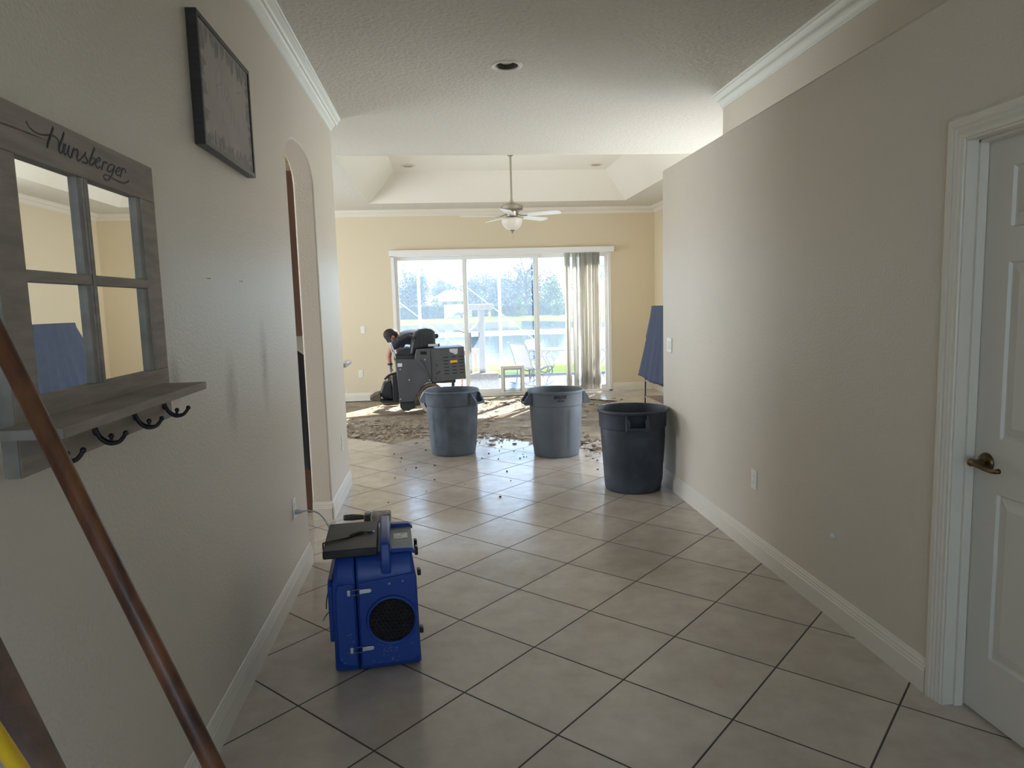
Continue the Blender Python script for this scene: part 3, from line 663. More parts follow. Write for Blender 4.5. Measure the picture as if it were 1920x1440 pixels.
# ------------------------------------------------------------------ framed print above
PX0, py0, py1, pz0, pz1 = -0.812, 2.665, 3.345, 2.128, 2.590
pf = thing('framed_print', 'square leaf-bordered print in thin dark frame high on left hall wall', 'picture', (XL, 3.0, 2.36))
q = MB().box(XL, PX0, py0, py0 + .018, pz0, pz1).box(XL, PX0, py1 - .018, py1, pz0, pz1).box(XL, PX0, py0 + .018, py1 - .018, pz0, pz0 + .018).box(XL, PX0, py0 + .018, py1 - .018, pz1 - .018, pz1)
q.build('picture_frame', 'pic_frame', pf, bevel=.0015)
bd = MB().box(XL + .004, PX0 - .006, py0 + .018, py1 - .018, pz0 + .018, pz1 - .018).build('print_board', 'pic_paper', pf)
lf = MB(); rl = random.Random(5)
def leaf(y, z, ang, L_, wd):
    n = 8; pts = []
    for k in range(n + 1):
        t_ = k / n; pts.append((t_ * L_, wd * math.sin(PI * t_) ** .8))
    for k in range(n - 1, 0, -1):
        t_ = k / n; pts.append((t_ * L_, -wd * math.sin(PI * t_) ** .8))
    vs = []
    for a, b_ in pts:
        yy = y + a * math.cos(ang) - b_ * math.sin(ang); zz = z + a * math.sin(ang) + b_ * math.cos(ang)
        vs.append(Vector((PX0 - .0058 + len(lf.f) * .000012, min(max(yy, py0 + .0185), py1 - .0185), min(max(zz, pz0 + .0185), pz1 - .0185))))
    lf.add(vs, [tuple(range(len(vs)))])
for k in range(26):
    t_ = k / 25
    leaf(py0 + .03 + t_ * .62, pz1 - .02, -PI / 2 + rl.uniform(-.6, .6), rl.uniform(.05, .09), .014)
    leaf(py0 + .03 + t_ * .62, pz0 + .02, PI / 2 + rl.uniform(-.6, .6), rl.uniform(.03, .07), .012)
for k in range(15):
    t_ = k / 14
    leaf(py0 + .02, pz0 + .03 + t_ * .4, rl.uniform(-.9, .9), rl.uniform(.05, .08), .013)
    leaf(py1 - .02, pz0 + .03 + t_ * .4, PI + rl.uniform(-.9, .9), rl.uniform(.04, .07), .013)
lf.build('leaf_border', 'pic_leaf', bd)
sc = MB()
def Pp(a, b_): return W(350 + a / 4.5, 20 + b_ / 4.5, 'x', PX0 - .005)
for pts in ([(262, 490), (250, 560), (255, 640), (268, 690)], [(295, 500), (300, 590), (298, 690), (305, 760)], [(255, 640), (280, 620), (300, 610)],
            [(330, 640), (322, 700), (340, 750), (355, 700), (340, 650)], [(375, 800), (380, 880), (378, 960)], [(400, 810), (405, 900), (398, 970)], [(420, 700), (450, 690), (470, 700)],
            [(470, 860), (485, 920), (492, 985)], [(300, 830), (312, 900), (306, 950)]):
    P3 = [Pp(*p) for p in pts]; sc = MB().tube(P3, .0026, n=5, smooth=4)
    sc.v = [Vector((PX0 - .0058 + (p.x - PX0 + .005) * .15, p.y, p.z)) for p in sc.v]
    sc.build('script_stroke', 'pic_script', bd)

# ------------------------------------------------------------------ poles leaning on the left wall
def lean(name, m, a, b_, r, label, cat, caps=None):
    t_ = thing(name, label, cat, b_)
    MB().tube([a, Vector(a).lerp(Vector(b_), .5), b_], r, n=20).build('shaft', m, t_, smooth=True)
    for p, q_, rr, mm, nm in (caps or []):
        MB().tube([p, q_], rr, n=16).build(nm, mm, t_, smooth=True, auto=True)
    return t_
pa_, pc_ = W(0, 640, 'y', 1.20), W(400, 1436, 'y', 1.12); pd_ = (pc_ - pa_).normalized()
pt, pb = pa_ + pd_ * ((-.833 - pa_.x) / pd_.x), pa_ + pd_ * (-pa_.z / pd_.z)
dirp = (pt - pb).normalized()
lean('broom_handle', 'pole', pt, pb, .0152, 'varnished brown wooden pole leaning against the mirror frame', 'pole', [(pt, pt + dirp * .02, .0156, 'black', 'end_cap')])
# soft-grip handle and yellow handle further left
def ray_pt(px, py, y): return W(px, py, 'y', y)
a = ray_pt(-30, 1233, .86); b_ = ray_pt(72, 1440, .80); dd = (b_ - a).normalized()
t0 = (-.826 - a.x) / dd.x; t1 = (0.026 - a.z) / dd.z
lean('mop_handle', 'foam', a + dd * t0, a + dd * t1, .0225, 'thick worn brown and black grip pole leaning at bottom left corner', 'pole')
a = ray_pt(-10, 1372, .74); b_ = ray_pt(34, 1440, .715); dd = (b_ - a).normalized()
t0 = (-.83 - a.x) / dd.x; t1 = (0.012 - a.z) / dd.z
lean('shovel_handle', 'yellow', a + dd * t0, a + dd * t1, .0085, 'bright yellow pole leaning in the bottom left corner', 'pole')

# ------------------------------------------------------------------ ceiling lights
def can_light(label, x, y, z, r, group=None):
    t_ = thing('recessed_light', label, 'ceiling light', (x, y, z), 0, group)
    q = MB().lathe([(r * .80, z), (r * .80, z - .004), (r * .98, z - .008), (r * 1.10, z - .004), (r * 1.12, z)], n=40, c=(x, y, 0), cap=False)
    q.build('trim_ring', 'trim', t_, smooth=True)
    q = MB().lathe([(r * .82, z - .003), (r * .74, z + .035), (r * .66, z + .09), (.001, z + .092)], n=36, c=(x, y, 0), cap=False)
    q.build('baffle', 'baffle', t_, smooth=True, solid=.002)
    q = MB().lathe([(.015, z + .085), (r * .45, z + .055), (r * .52, z + .030), (r * .42, z + .020), (.001, z + .017)], n=28, c=(x, y, 0), cap=False)
    q.build('bulb', 'bulb', t_, smooth=True)
    return t_
can_light('round recessed ceiling light with white ring above the hallway', LX, LY, H, .095)
MB().box(LX - .15, LX + .15, LY - .15, LY + .15, H + .102, H + .2).build('sun_leak_cap', 'baffle', kind='structure')  # unseen cap added over the lamp hole to keep sun out
def tray_light(label, x, y):
    t_ = thing('recessed_light', label, 'ceiling light', (x, y, TZ))
    MB().lathe([(.070, -.021), (.072, -.025), (.088, -.029), (.098, -.025), (.100, -.021)], n=32, c=(x, y, TZ), cap=False).build('trim_ring', 'trim', t_, smooth=True)
    MB().lathe([(.071, -.0235), (.001, -.0225)], n=32, c=(x, y, TZ), cap=False).build('baffle', 'shelfwood', t_)
tray_light('left of the two small recessed lights in the tray ceiling', -.38, 9.95)
tray_light('right of the two small recessed lights in the tray ceiling', 2.25, 9.98)

# ------------------------------------------------------------------ ceiling fan
FXX, FYY, FZ = 0.936, 9.02, 2.63
fan = thing('ceiling_fan', 'white five-blade ceiling fan on a long rod with frosted bowl light', 'ceiling fan', (FXX, FYY, TZ))
MB().lathe([(.001, 0), (.065, -.002), (.060, -.03), (.035, -.065), (.016, -.075)], n=28, c=(FXX, FYY, TZ - .02), cap=False).build('canopy', 'fan_metal', fan, smooth=True)
MB().tube([(FXX, FYY, TZ - .08), (FXX, FYY, 2.80)], .013, n=14).build('down_rod', 'fan_metal', fan, smooth=True, auto=True)
MB().lathe([(.018, 2.835), (.022, 2.80), (.055, 2.795), (.075, 2.782), (.125, 2.772), (.142, 2.755), (.142, 2.715), (.125, 2.695), (.085, 2.685), (.075, 2.66), (.075, 2.625), (.001, 2.62)], n=40, c=(FXX, FYY, 0), cap=False).build('motor_housing', 'fan_metal', fan, smooth=True, auto=True)
for k in range(5):
    a_ = math.radians(185 + 72 * k)
    Mx = Matrix.Translation((FXX, FYY, FZ)) @ Matrix.Rotation(a_, 4, 'Z') @ Matrix.Rotation(math.radians(-11), 4, 'X')
    out = [(.17, -.052), (.60, -.068), (.645, -.055), (.66, -.02), (.66, .02), (.645, .055), (.60, .068), (.17, .052), (.155, .03), (.155, -.03)]
    bl = MB().prism(out, 'z', 0, .006, Mx).build('blade', 'fan_blade', fan, bevel=.001)
    M2 = Matrix.Translation((FXX, FYY, FZ)) @ Matrix.Rotation(a_, 4, 'Z')
    q = MB().tube([M2 @ Vector((.07, 0, .03)), M2 @ Vector((.11, 0, .008)), M2 @ Vector((.16, 0, -.006)), M2 @ Vector((.215, 0, -.007))], [.012, .014, .013, .008], n=10, smooth=3, flat=.5)
    q.build('blade_iron', 'fan_metal', bl, smooth=True)
MB().lathe([(.001, 2.455), (.03, 2.457), (.07, 2.47), (.105, 2.50), (.128, 2.545), (.135, 2.58), (.132, 2.60), (.085, 2.605)], n=40, c=(FXX, FYY, 0), cap=False).build('bowl_shade', 'frost', fan, smooth=True)
MB().lathe([(.001, 2.415), (.012, 2.42), (.010, 2.435), (.022, 2.445), (.034, 2.458)], n=20, c=(FXX, FYY, 0), cap=False).build('finial', 'fan_metal', fan, smooth=True)
ch = MB()
for k in range(10): ch.ball((FXX + .012, FYY - .01, 2.435 - k * .011), .004, n=5)
ch.build('pull_chain', 'fan_metal', fan)

# ------------------------------------------------------------------ patio door, blinds
GY = YB + .075
pd = structure(MB().box(WX0, WX0 + .05, YB - .005, YB + .15, 0, WZ).box(WX1 - .05, WX1, YB - .005, YB + .15, 0, WZ).box(WX0, WX1, YB - .005, YB + .15, WZ - .06, WZ).box(WX0, WX1, YB - .005, YB + .15, -.012, .028), 'window_1', 'alu', bevel=.003)
def panel(x0, x1, y):
    sw = .050
    fr = MB().box(x0, x0 + sw, y - .018, y + .018, .028, WZ - .06).box(x1 - sw, x1, y - .018, y + .018, .028, WZ - .06).box(x0 + sw, x1 - sw, y - .018, y + .018, .028, .11).box(x0 + sw, x1 - sw, y - .018, y + .018, WZ - .115, WZ - .06)
    f = structure(fr, 'window_1', 'alu', bevel=.003); f.parent = pd
    g = MB().add([(x0 + sw, y, .11), (x1 - sw, y, .11), (x1 - sw, y, WZ - .115), (x0 + sw, y, WZ - .115)], [(0, 1, 2, 3)])
    g.build('window_pane', 'glass', f)
panel(WX0 + .05, .445, GY + .03); panel(.362, 1.628, GY - .012); panel(1.545, 2.40, GY + .03); panel(2.36, WX1 - .05, GY - .012)
MB().box(WX0 - .02, WX1 + .03, YB - .115, YB - .001, 2.335, 2.425).build('blind_valance', 'alu', bevel=.004, label='long white valance box across the top of the patio door', cat='valance')
vb = thing('vertical_blind', 'cream vertical blinds stacked at the right side of the patio door', 'blinds', (2.36, YB - .06, 0))
rv = random.Random(11)
vx = 2.075
k = 0
while vx < 2.66:
    ang = math.radians(rv.choice([12, 25, 40, 62, 70, 55])) * rv.choice([1, 1, 1, -1]); Wv = .089
    Mx = Matrix.Translation((vx, YB - .060 + rv.uniform(-.004, .004), 0)) @ Matrix.Rotation(ang, 4, 'Z')
    rows_ = []
    for z in (.045, 2.33):
        rows_.append([Mx @ Vector((-Wv / 2 + Wv * i / 8, .008 * math.sin(PI * i / 8), z)) for i in range(9)])
    if not (2.155 < vx < 2.19):
        MB().grid(rows_).build('vane', 'vane', vb, smooth=True, solid=.0012)
    vx += rv.uniform(.020, .036); k += 1
q = MB()
for k in range(120): q.ball((2.172, YB - .085, 2.33 - k * .0165), .0045, n=4)
q.build('bead_chain', 'plastic_white', vb)
# pet door set into the foot of the glass
pdm = thing('pet_door', 'small white framed pet door standing at the foot of the patio door glass', 'pet door', (1.2, GY - .05, .03))
x0, x1, z0, z1 = .945, 1.345, .032, .49
MB().box(x0, x0 + .05, GY - .075, GY - .032, z0, z1).box(x1 - .05, x1, GY - .075, GY - .032, z0, z1).box(x0 + .05, x1 - .05, GY - .075, GY - .032, z1 - .05, z1).box(x0 + .05, x1 - .05, GY - .075, GY - .032, z0, z0 + .02).build('outer_frame', 'alu', pdm, bevel=.006)
MB().box(x0 + .052, x0 + .072, GY - .066, GY - .040, z0 + .022, z1 - .052).box(x1 - .072, x1 - .052, GY - .066, GY - .040, z0 + .022, z1 - .052).box(x0 + .072, x1 - .072, GY - .066, GY - .040, z1 - .072, z1 - .052).build('inner_frame', 'cable_white', pdm, bevel=.003)
MB().box(x0 + .073, x1 - .073, GY - .054, GY - .050, z0 + .022, z1 - .074).build('flap', 'glass', pdm)

# ------------------------------------------------------------------ kitchen seen through the arch
cab = thing('base_cabinet', 'brown wood lower cabinet behind the archway', 'cabinet', (-1.6, 5.5, 0))
MB().box(-2.4, -1.02, 5.28, 5.88, 0, .90).build('body', 'cab', cab, bevel=.003)
for x_ in (-1.30, -1.75, -2.2):
    d_ = MB().box(x_ - .21, x_ + .21, 5.262, 5.279, .14, .86).build('cabinet_door', 'cab', cab, bevel=.004)
    MB().tube([(x_ + .17, 5.262, .70), (x_ + .17, 5.245, .71), (x_ + .17, 5.245, .79), (x_ + .17, 5.262, .80)], .004, n=8).build('handle', 'steel', d_, smooth=True)
MB().box(-2.42, -1.005, 5.25, 5.90, .901, .94).build('kitchen_worktop', 'counter', bevel=.004, label='pale worktop on the brown cabinet behind the archway', cat='worktop')
wc = thing('wall_cabinet', 'tall brown wood upper cabinet seen through the archway', 'cabinet', (-1.6, 5.6, 1.33))
MB().box(-2.4, -1.02, 5.30, 5.90, 1.335, 2.525).build('body', 'cab', wc, bevel=.003)
for x_ in (-1.30, -1.75, -2.2): MB().box(x_ - .21, x_ + .21, 5.282, 5.299, 1.37, 2.49).build('cabinet_door', 'cab', wc, bevel=.004)
structure(MB().box(-2.6, -.99, 5.902, 5.925, 0, H), 'wall_left', 'wall')
ap = MB()
rows_ = []
for j in range(13):
    t_ = j / 12; z = 1.29 - .66 * t_
    w_ = .03 + .30 * min(1, t_ * 6); row = []
    for i in range(13):
        s_ = i / 12; row.append(Vector((-1.155 + (s_ - .5) * w_ * (1 - .12 * t_), 5.235 - .012 * math.sin(s_ * 12 + t_ * 2) * min(1, t_ * 2) - .002, z - (.05 + .25 * s_ if j == 12 else 0))))
    rows_.append(row)
ap.grid(rows_).build('hanging_apron', 'apron', smooth=True, solid=.006, label='black apron hanging in front of the brown cabinet behind the archway', cat='apron')
pl_ = thing('pendant_lamp', 'small brass globe lamp glimpsed at the top of the archway', 'lamp', (-1.055, 4.9, H))
MB().lathe([(.001, H), (.05, H - .001), (.045, H - .02), (.012, H - .03), (.008, H - .35)], n=20, c=(-1.035, 4.95, 0), cap=False).build('rod', 'brass_bright', pl_, smooth=True)
MB().ball((-1.035, 4.95, 2.60), .085, n=14).build('globe', 'brass_bright', pl_, smooth=True)
MB().box(-2.6, -.832, 6.062, 6.42, 1.025, 1.062).build('breakfast_bar_top', 'counter', bevel=.006, label='end of a pale breakfast bar top jutting past the left hall wall', cat='worktop')

# ------------------------------------------------------------------ rubbish bins
def bin_mesh(n=96, inner=False):
    base = [(.001, .012), (.190, .012), (.207, .004), (.216, .0), (.224, .006), (.228, .02), (.231, .05)]
    prof = base + [(.231 + .029 * t_, .05 + .455 * t_) for t_ in [k / 10 for k in range(1, 11)]]
    prof += [(.2605, .512), (.269, .520), (.270, .530), (.2725, .630), (.276, .637), (.284, .643), (.2865, .652), (.284, .662), (.277, .666), (.270, .662)]
    prof += [(.264, .630), (.258, .515), (.222, .03), (.001, .022)]
    def fn(a, r, z):
        if .05 < z < .508 and r > .226:
            p = ((a / (PI / 2)) % 1.0); e_ = min(p, 1 - p)
            k = min(1, max(0, (e_ - .16) / .03)) * min(1, max(0, (z - .06) / .02)) * min(1, max(0, (.490 - z) / .015))
            return r + .007 * k
        return r
    return MB().lathe(prof, n=n, fn=fn, cap=False)
def rubbish_bin(label, x, y, rz, m, logo=False):
    t_ = thing('rubbish_bin', label, 'bin', (x, y, 0), rz)
    bin_mesh().build('body', m, t_, world=False, smooth=True, auto=True)
    for s_ in (0, PI):
        R_ = Matrix.Rotation(s_, 4, 'Z')
        q = MB()
        prof = [(.265, .640), (.284, .640), (.336, .560), (.337, .530), (.328, .522), (.262, .522)]
        for yy in (-.088, .074):
            q.prism([(a, z) for a, z in prof], 'y', yy, yy + .014, R_)
        q.prism([(.262, .522), (.337, .530), (.334, .548), (.300, .545), (.262, .540)], 'y', -.075, .075, R_)
        q.prism([(.300, .612), (.306, .606), (.338, .556), (.337, .530), (.329, .530), (.329, .554)], 'y', -.075, -.058, R_)
        q.prism([(.300, .612), (.306, .606), (.338, .556), (.337, .530), (.329, .530), (.329, .554)], 'y', .058, .075, R_)
        q.prism([(.325, .530), (.338, .530), (.338, .552), (.327, .552)], 'y', -.088, .088, R_)
        q.build('handle', m, t_, world=False, bevel=.003)
    if logo:
        g = text_mesh('BRUTE', .042, bold=.0014)
        R_ = -PI / 2 - rz + .02
        place_on_bin(g, .2738, .598, R_, 'maker_name', 'ink', t_)
        g = text_mesh('Rubbermaid', .012, bold=.0002)
        place_on_bin(g, .2738, .572, R_, 'maker_name', 'ink', t_)
        q = MB()
        ring = []
        for k in range(24):
            a = 2 * PI * k / 24; th = R_ + .035 / .2715 * max(-1, min(1, 1.3 * math.cos(a))) ; zz = .576 + .0085 * math.sin(a)
            ring.append((.2722 * math.cos(th), .2722 * math.sin(th), zz))
        q.tube(ring + [ring[0]], .0012, n=5); q.build('badge', 'ink', t_, world=False)
    return t_
def text_mesh(txt, size, bold=0.0):
    cu = bpy.data.curves.new('lettering', 'FONT'); cu.body = txt; cu.size = size; cu.align_x = 'CENTER'; cu.offset = bold; cu.extrude = .0006; cu.resolution_u = 3
    ob = bpy.data.objects.new('lettering', cu); COL.objects.link(ob)
    dg = bpy.context.evaluated_depsgraph_get(); dg.update()
    me = bpy.data.meshes.new_from_object(ob.evaluated_get(dg))
    vs = [v.co.copy() for v in me.vertices]; fs = [tuple(p.vertices) for p in me.polygons]
    bpy.data.objects.remove(ob); bpy.data.meshes.remove(me); bpy.data.curves.remove(cu)
    return vs, fs
def place_on_bin(g, r, z, ang, name, m, parent):
    vs = []
    for v in g[0]:
        th = ang + v.x / r; rr = r + v.z
        vs.append((rr * math.cos(th), rr * math.sin(th), z + v.y))
    MB().add(vs, g[1]).build(name, m, parent, world=False)
rubbish_bin('grey-blue bin with open top in front of the floor machine, leftmost of three', .070, 7.20, math.radians(-33), 'bin')
rubbish_bin('grey bin with side handles and maker name, middle of three', 1.105, 6.895, math.radians(4), 'bin_plain', logo=True)
rubbish_bin('dark bin standing against the right hall wall', 1.508, 5.485, math.radians(-98), 'bin_dark')

# ------------------------------------------------------------------ air scrubber
SC = thing('air_scrubber', 'blue plastic air scrubber with round black vent near left hall wall', 'air scrubber', (-.325, 2.85, 0), math.radians(4.5))
def loc(mb, *a, **k): return mb.build(*a, world=False, **k)
# side outline (y, z), extruded across the width
outl = [(.012, .006), (0, .022), (-.004, .40), (-.004, .425), (.030, .490), (.048, .500), (.395, .500), (.420, .488), (.440, .45), (.440, .02), (.430, .006)]
def shell(x0, x1, tb=0, ch_=0):
    """blocky housing, front corner chamfered on the outer side"""
    return MB().prism(outl, 'x', x0, x1)
lid = shell(-.178, -.078); body = shell(-.074, .182)
for mb_, sgn, xe in ((lid, -1, -.178), (body, 1, .182)):
    for i, v in enumerate(mb_.v):
        if abs(v.x - xe) < 1e-6:
            if v.z > .42: v.x -= sgn * .020
            if v.y < .05: v.y += .010
loc(lid, 'filter_lid', 'blue', SC, bevel=.010, seg=3)
bo = loc(body, 'housing', 'blue', SC, bevel=.010, seg=3)
# shallow raised face panel
q = MB().prism([(-.066, .395), (.168, .420), (.172, .405), (.176, .06), (.150, .035), (-.066, .030)], 'y', -.0085, .004)
loc(q, 'face_panel', 'blue', SC, bevel=.004)
q = MB().prism([(-.084, .395), (-.150, .392), (-.160, .36), (-.160, .07), (-.140, .045), (-.084, .036)], 'y', -.008, .004)
loc(q, 'face_panel', 'blue', SC, bevel=.004)
# vent: rim, dark well and hexagonal grille
vx_, vz_ = .066, .225; VM = Matrix.Translation((vx_, -.010, vz_)) @ Matrix.Rotation(PI / 2, 4, 'X')
loc(MB().lathe([(.097, -.012), (.104, -.010), (.108, .002), (.103, .012), (.096, .011), (.093, -.004)], n=48, Mx=VM, cap=False), 'vent_rim', 'blue', SC, smooth=True)
vent = loc(MB().lathe([(.001, .0006), (.094, .0006)], n=40, Mx=VM, cap=False), 'vent_well', 'void', SC)
hx = MB(); hr_, th_ = .0105, .0011
for i in range(-8, 9):
    for j in range(-8, 9):
        cx = (i + (j % 2) * .5) * hr_ * 1.732; cz = j * hr_ * 1.5
        if cx * cx + cz * cz > (.094 - hr_ * .6) ** 2: continue
        for k in range(6):
            a0 = PI / 6 + k * PI / 3; a1 = a0 + PI / 3
            pts = [(cx + (hr_ + s_ * th_) * math.cos(a), cz + (hr_ + s_ * th_) * math.sin(a)) for a, s_ in ((a0, -1), (a1, -1), (a1, .0), (a0, .0))]
            hx.prism(pts, 'z', .001, .0065, VM)
loc(hx, 'hexagonal_grille', 'grille', vent)
# latches
for z_ in (.362, .112):
    pk = loc(MB().box(-.112, -.098, -.020, -.006, z_ - .014, z_ + .012), 'latch', 'steel', SC, bevel=.002)
    loc(MB().tube([(-.100, -.018, z_ + .010), (-.058, -.020, z_ + .013), (-.055, -.020, z_ - .009), (-.100, -.018, z_ - .012)], .0016, n=6), 'bail', 'steel', pk, smooth=True)
    loc(MB().prism([(-.062, z_ - .009), (-.018, z_ - .006), (-.010, z_ + .002), (-.016, z_ + .012), (-.062, z_ + .011)], 'y', -.021, -.014), 'lever', 'steel', pk, bevel=.002)
for x_ in (.062, .118): loc(MB().ball((x_, -.009, .383 + (x_ - .062) * .1), .0045, n=8, sc=(1, .6, 1)), 'rivet', 'steel', SC, smooth=True)
# rubber feet on the side, side skirt, top deck, label, handle and switches
for z_ in (.395, .135): loc(MB().box(.181, .197, .05, .085, z_ - .013, z_ + .013), 'rubber_foot', 'black', SC, bevel=.004)
loc(MB().prism([(.06, .12), (.06, .36), (.09, .385), (.36, .385), (.38, .36), (.38, .12)], 'x', -.197, -.176), 'side_cover', 'blue', SC, bevel=.005)
dk = loc(MB().prism([(-.10, .055), (.168, .055), (.168, .39), (-.10, .39)], 'z', .499, .503), 'control_panel', 'blue_panel', SC, bevel=.001)
loc(MB().box(.088, .150, .20, .275, .5025, .5040), 'data_label', 'label', dk)
for y0_, y1_ in ((.030, .062), (.372, .410)):
    loc(MB().prism([(.075, .500), (.150, .500), (.176, .488), (.176, .500), (.160, .516), (.075, .519)], 'y', y0_, y1_), 'end_rib', 'blue', SC, bevel=.003)
loc(MB().prism([(.012, .40), (-.008, .44), (.004, .500), (.022, .548), (.060, .560), (.375, .560), (.410, .545), (.425, .500), (.400, .500), (.380, .530), (.060, .530), (.040, .500)], 'x', .030, .072), 'handle', 'blue', SC, bevel=.008, seg=3)
for y_ in (.10, .19): loc(MB().box(.176, .190, y_, y_ + .035, .455, .492), 'rocker_switch', 'black', SC, bevel=.004)
# chalky smears where plaster dust stuck to the plastic
sm = MB(); rs = random.Random(21)
for k in range(70):
    cx, cz = (rs.gauss(.045, .03), rs.gauss(.093, .022)) if k < 48 else (rs.gauss(-.125, .025), rs.gauss(.13, .05))
    if not (-.155 < cx < .16 and .04 < cz < .13 + (.08 if cx < 0 else 0)): continue
    if -.084 < cx < -.066: continue
    n_ = 7; r_ = rs.uniform(.0008, .0036)
    sm.add([(cx + r_ * rs.uniform(.4, 1.8) * math.cos(2 * PI * i / n_), -.0092 if cx > -.07 else -.0087, cz + r_ * rs.uniform(.3, 1.2) * math.sin(2 * PI * i / n_)) for i in range(n_)], [tuple(range(n_))])
loc(sm, 'plaster_smear', 'blue_dust', SC, kind='stuff')
wr = MB().tube([(-.19, .10, .36), (-.205, .09, .30), (-.208, .08, .262)], .0028, n=6, smooth=4)
loc(wr, 'loose_wire', 'black', SC, smooth=True)
loc(MB().tube([(-.195, .20, .20), (-.215, .19, .195), (-.235, .16, .175)], .003, n=8, smooth=3), 'wire_bracket', 'steel', SC, smooth=True)
# black case lying on top
A_ = ROOT[SC.name]
tp = thing('flat_black_case', 'flat dusty black case lying on top of the blue air scrubber', 'case', tuple(A_ @ Vector((-.085, .21, .5225))), math.radians(4.5))
loc(MB().box(-.118, .105, -.205, .175, -.0185, .016), 'shell', 'black_dusty', tp, bevel=.006, seg=3)
cb = MB().tube([(-.1225, -.10, -.030), (-.1235, -.10, .012), (-.112, -.10, .0205), (-.03, -.06, .0200), (.015, -.02, .020), (.045, .0, .021), (.035, .012, .021), (.0, -.01, .021), (-.015, -.03, .021), (.02, -.015, .024), (.060, -.002, .022)], .0032, n=8, smooth=5)
t_ = thing('usb_cable', 'thin black cable coiled on the flat black case', 'cable', tuple(A_ @ Vector((-.085, .21, .540))))
ROOT[t_.name] = Matrix.Translation(t_.location)
cb.v = [ROOT[tp.name] @ v for v in cb.v]
cb.build('cord', 'black', t_, smooth=True)
q = MB().box(.058, .082, -.007, .003, .0175, .0245); q.v = [ROOT[tp.name] @ v for v in q.v]; q.build('plug', 'black', t_, bevel=.001)
q = MB().box(.082, .092, -.005, .001, .019, .0235); q.v = [ROOT[tp.name] @ v for v in q.v]; q.build('plug_tip', 'steel', t_)
# pale power cord from the outlet
pw_ = thing('power_cord', 'pale grey power cord curving from left wall outlet down to the air scrubber', 'cord', (XL, 3.83, .43))
MB().tube([(XL + .0095, 3.825, .431), (XL + .022, 3.825, .431), (XL + .046, 3.823, .431)], [.014, .014, .009], n=12).build('plug', 'cable_white', pw_, smooth=True, auto=True)
MB().tube([(XL + .044, 3.823, .431), (XL + .085, 3.81, .437), (XL + .15, 3.77, .425), (XL + .21, 3.70, .36), (XL + .25, 3.60, .25), (XL + .28, 3.50, .12), (XL + .31, 3.42, .02), (-.50, 3.36, .0065), (-.42, 3.335, .0065), (-.38, 3.32, .04), (-.372, 3.306, .09)], .0045, n=8, smooth=6).build('cable', 'cable_white', pw_, smooth=True)

# dusty brush behind the scrubber
br = thing('hand_tool', 'dusty hand brush with black grip lying on tiles by the arch', 'brush', (-.72, 5.0, 0))
MB().tube([(-.90 + .14, 4.99, .030), (-.70, 4.985, .032), (-.64, 4.98, .032), (-.60, 4.98, .030)], [.020, .024, .019, .014], n=12, smooth=4).build('grip', 'black', br, smooth=True)
MB().box(-.615, -.565, 4.945, 5.015, .004, .055).build('ferrule', 'black_dusty', br, bevel=.008)
MB().box(-.565, -.425, 4.925, 5.035, .002, .060).build('bristles', 'tool_grey', br, bevel=.012)

# ------------------------------------------------------------------ ride-on floor scraper
# outline surveyed on its near side (x along the machine, z up), machine swung a few degrees
MO = (-.17, 9.90, 0.0); MRZ = math.radians(5)
mc = thing('floor_scraper_machine', 'charcoal ride-on floor scraper machine with black seat by the patio door', 'floor machine', MO, MRZ)
def L_(px, py):
    p = W(px, py, 'y', 9.9); return (p.x - MO[0], p.z)
def C5(a, b_): return L_(640 + a / 6.857, 580 + b_ / 6.857)
DM = .60
out = [C5(695, 640), C5(945, 632), C5(960, 700), C5(1020, 880), C5(1180, 936), C5(1120, 948), C5(1050, 985), C5(995, 1060), C5(955, 1130), C5(940, 1185), C5(750, 1192)]
out = [C5(695, 640), C5(940, 640), C5(1165, 640), C5(1165, 936), C5(1100, 945), C5(1040, 985), C5(990, 1060), C5(955, 1130), C5(940, 1185), C5(750, 1192)]
loc(MB().prism(out, 'y', 0, DM), 'front_body', 'machine', mc, bevel=.008)
out = [C5(945, 640), C5(948, 600), C5(962, 512), C5(1580, 480), C5(1605, 890), C5(1180, 938)]
rear = loc(MB().prism(out, 'y', -.012, DM + .012), 'rear_body', 'machine', mc, bevel=.008)
def mpoly(pts, y0, y1, name, m, parent=mc, bevel=0): return loc(MB().prism([C5(*p) for p in pts], 'y', y0, y1), name, m, parent, bevel=bevel)
mpoly([(1140, 520), (1150, 520), (1172, 890), (1160, 890)], -.018, -.010, 'panel_seam', 'machine_dark', rear)
loc(MB().tube([(C5(1015, 650)[0], -.014, C5(1015, 650)[1]), (C5(1060, 690)[0], -.014, C5(1060, 690)[1]), (C5(1160, 915)[0], -.014, C5(1160, 915)[1])], .007, n=8, smooth=4), 'hose_channel', 'machine_dark', mc, smooth=True)
mpoly([(1015, 540), (1095, 540), (1097, 580), (1018, 580)], -.016, -.011, 'window_slot', 'void', rear)
mpoly([(1388, 508), (1498, 504), (1494, 570), (1470, 582), (1430, 560), (1395, 550)], -.016, -.011, 'lit_hole_plate', 'cable_white', rear, .003)  # pale plate standing in for light that shows through a hole
vs_ = 0
for j in range(6):
    for i, (xa, xb, dy_) in enumerate(((1310, 1375, 612), (1415, 1475, 604), (1510, 1568, 598))):
        if i == 1 and j == 1: continue
        yy = dy_ + j * 42
        mpoly([(xa + j * 3, yy + 4), (xb + j * 3, yy), (xb + j * 3, yy + 9), (xa + j * 3, yy + 13)], -.015, -.011, 'vent_slot', 'void', rear)
mpoly([(1400, 660), (1490, 652), (1492, 682), (1402, 690)], -.016, -.0115, 'warning_sticker', 'orange', rear)
mpoly([(722, 693), (780, 690), (782, 733), (725, 736)], -.004, .001, 'data_plate', 'label', mc)
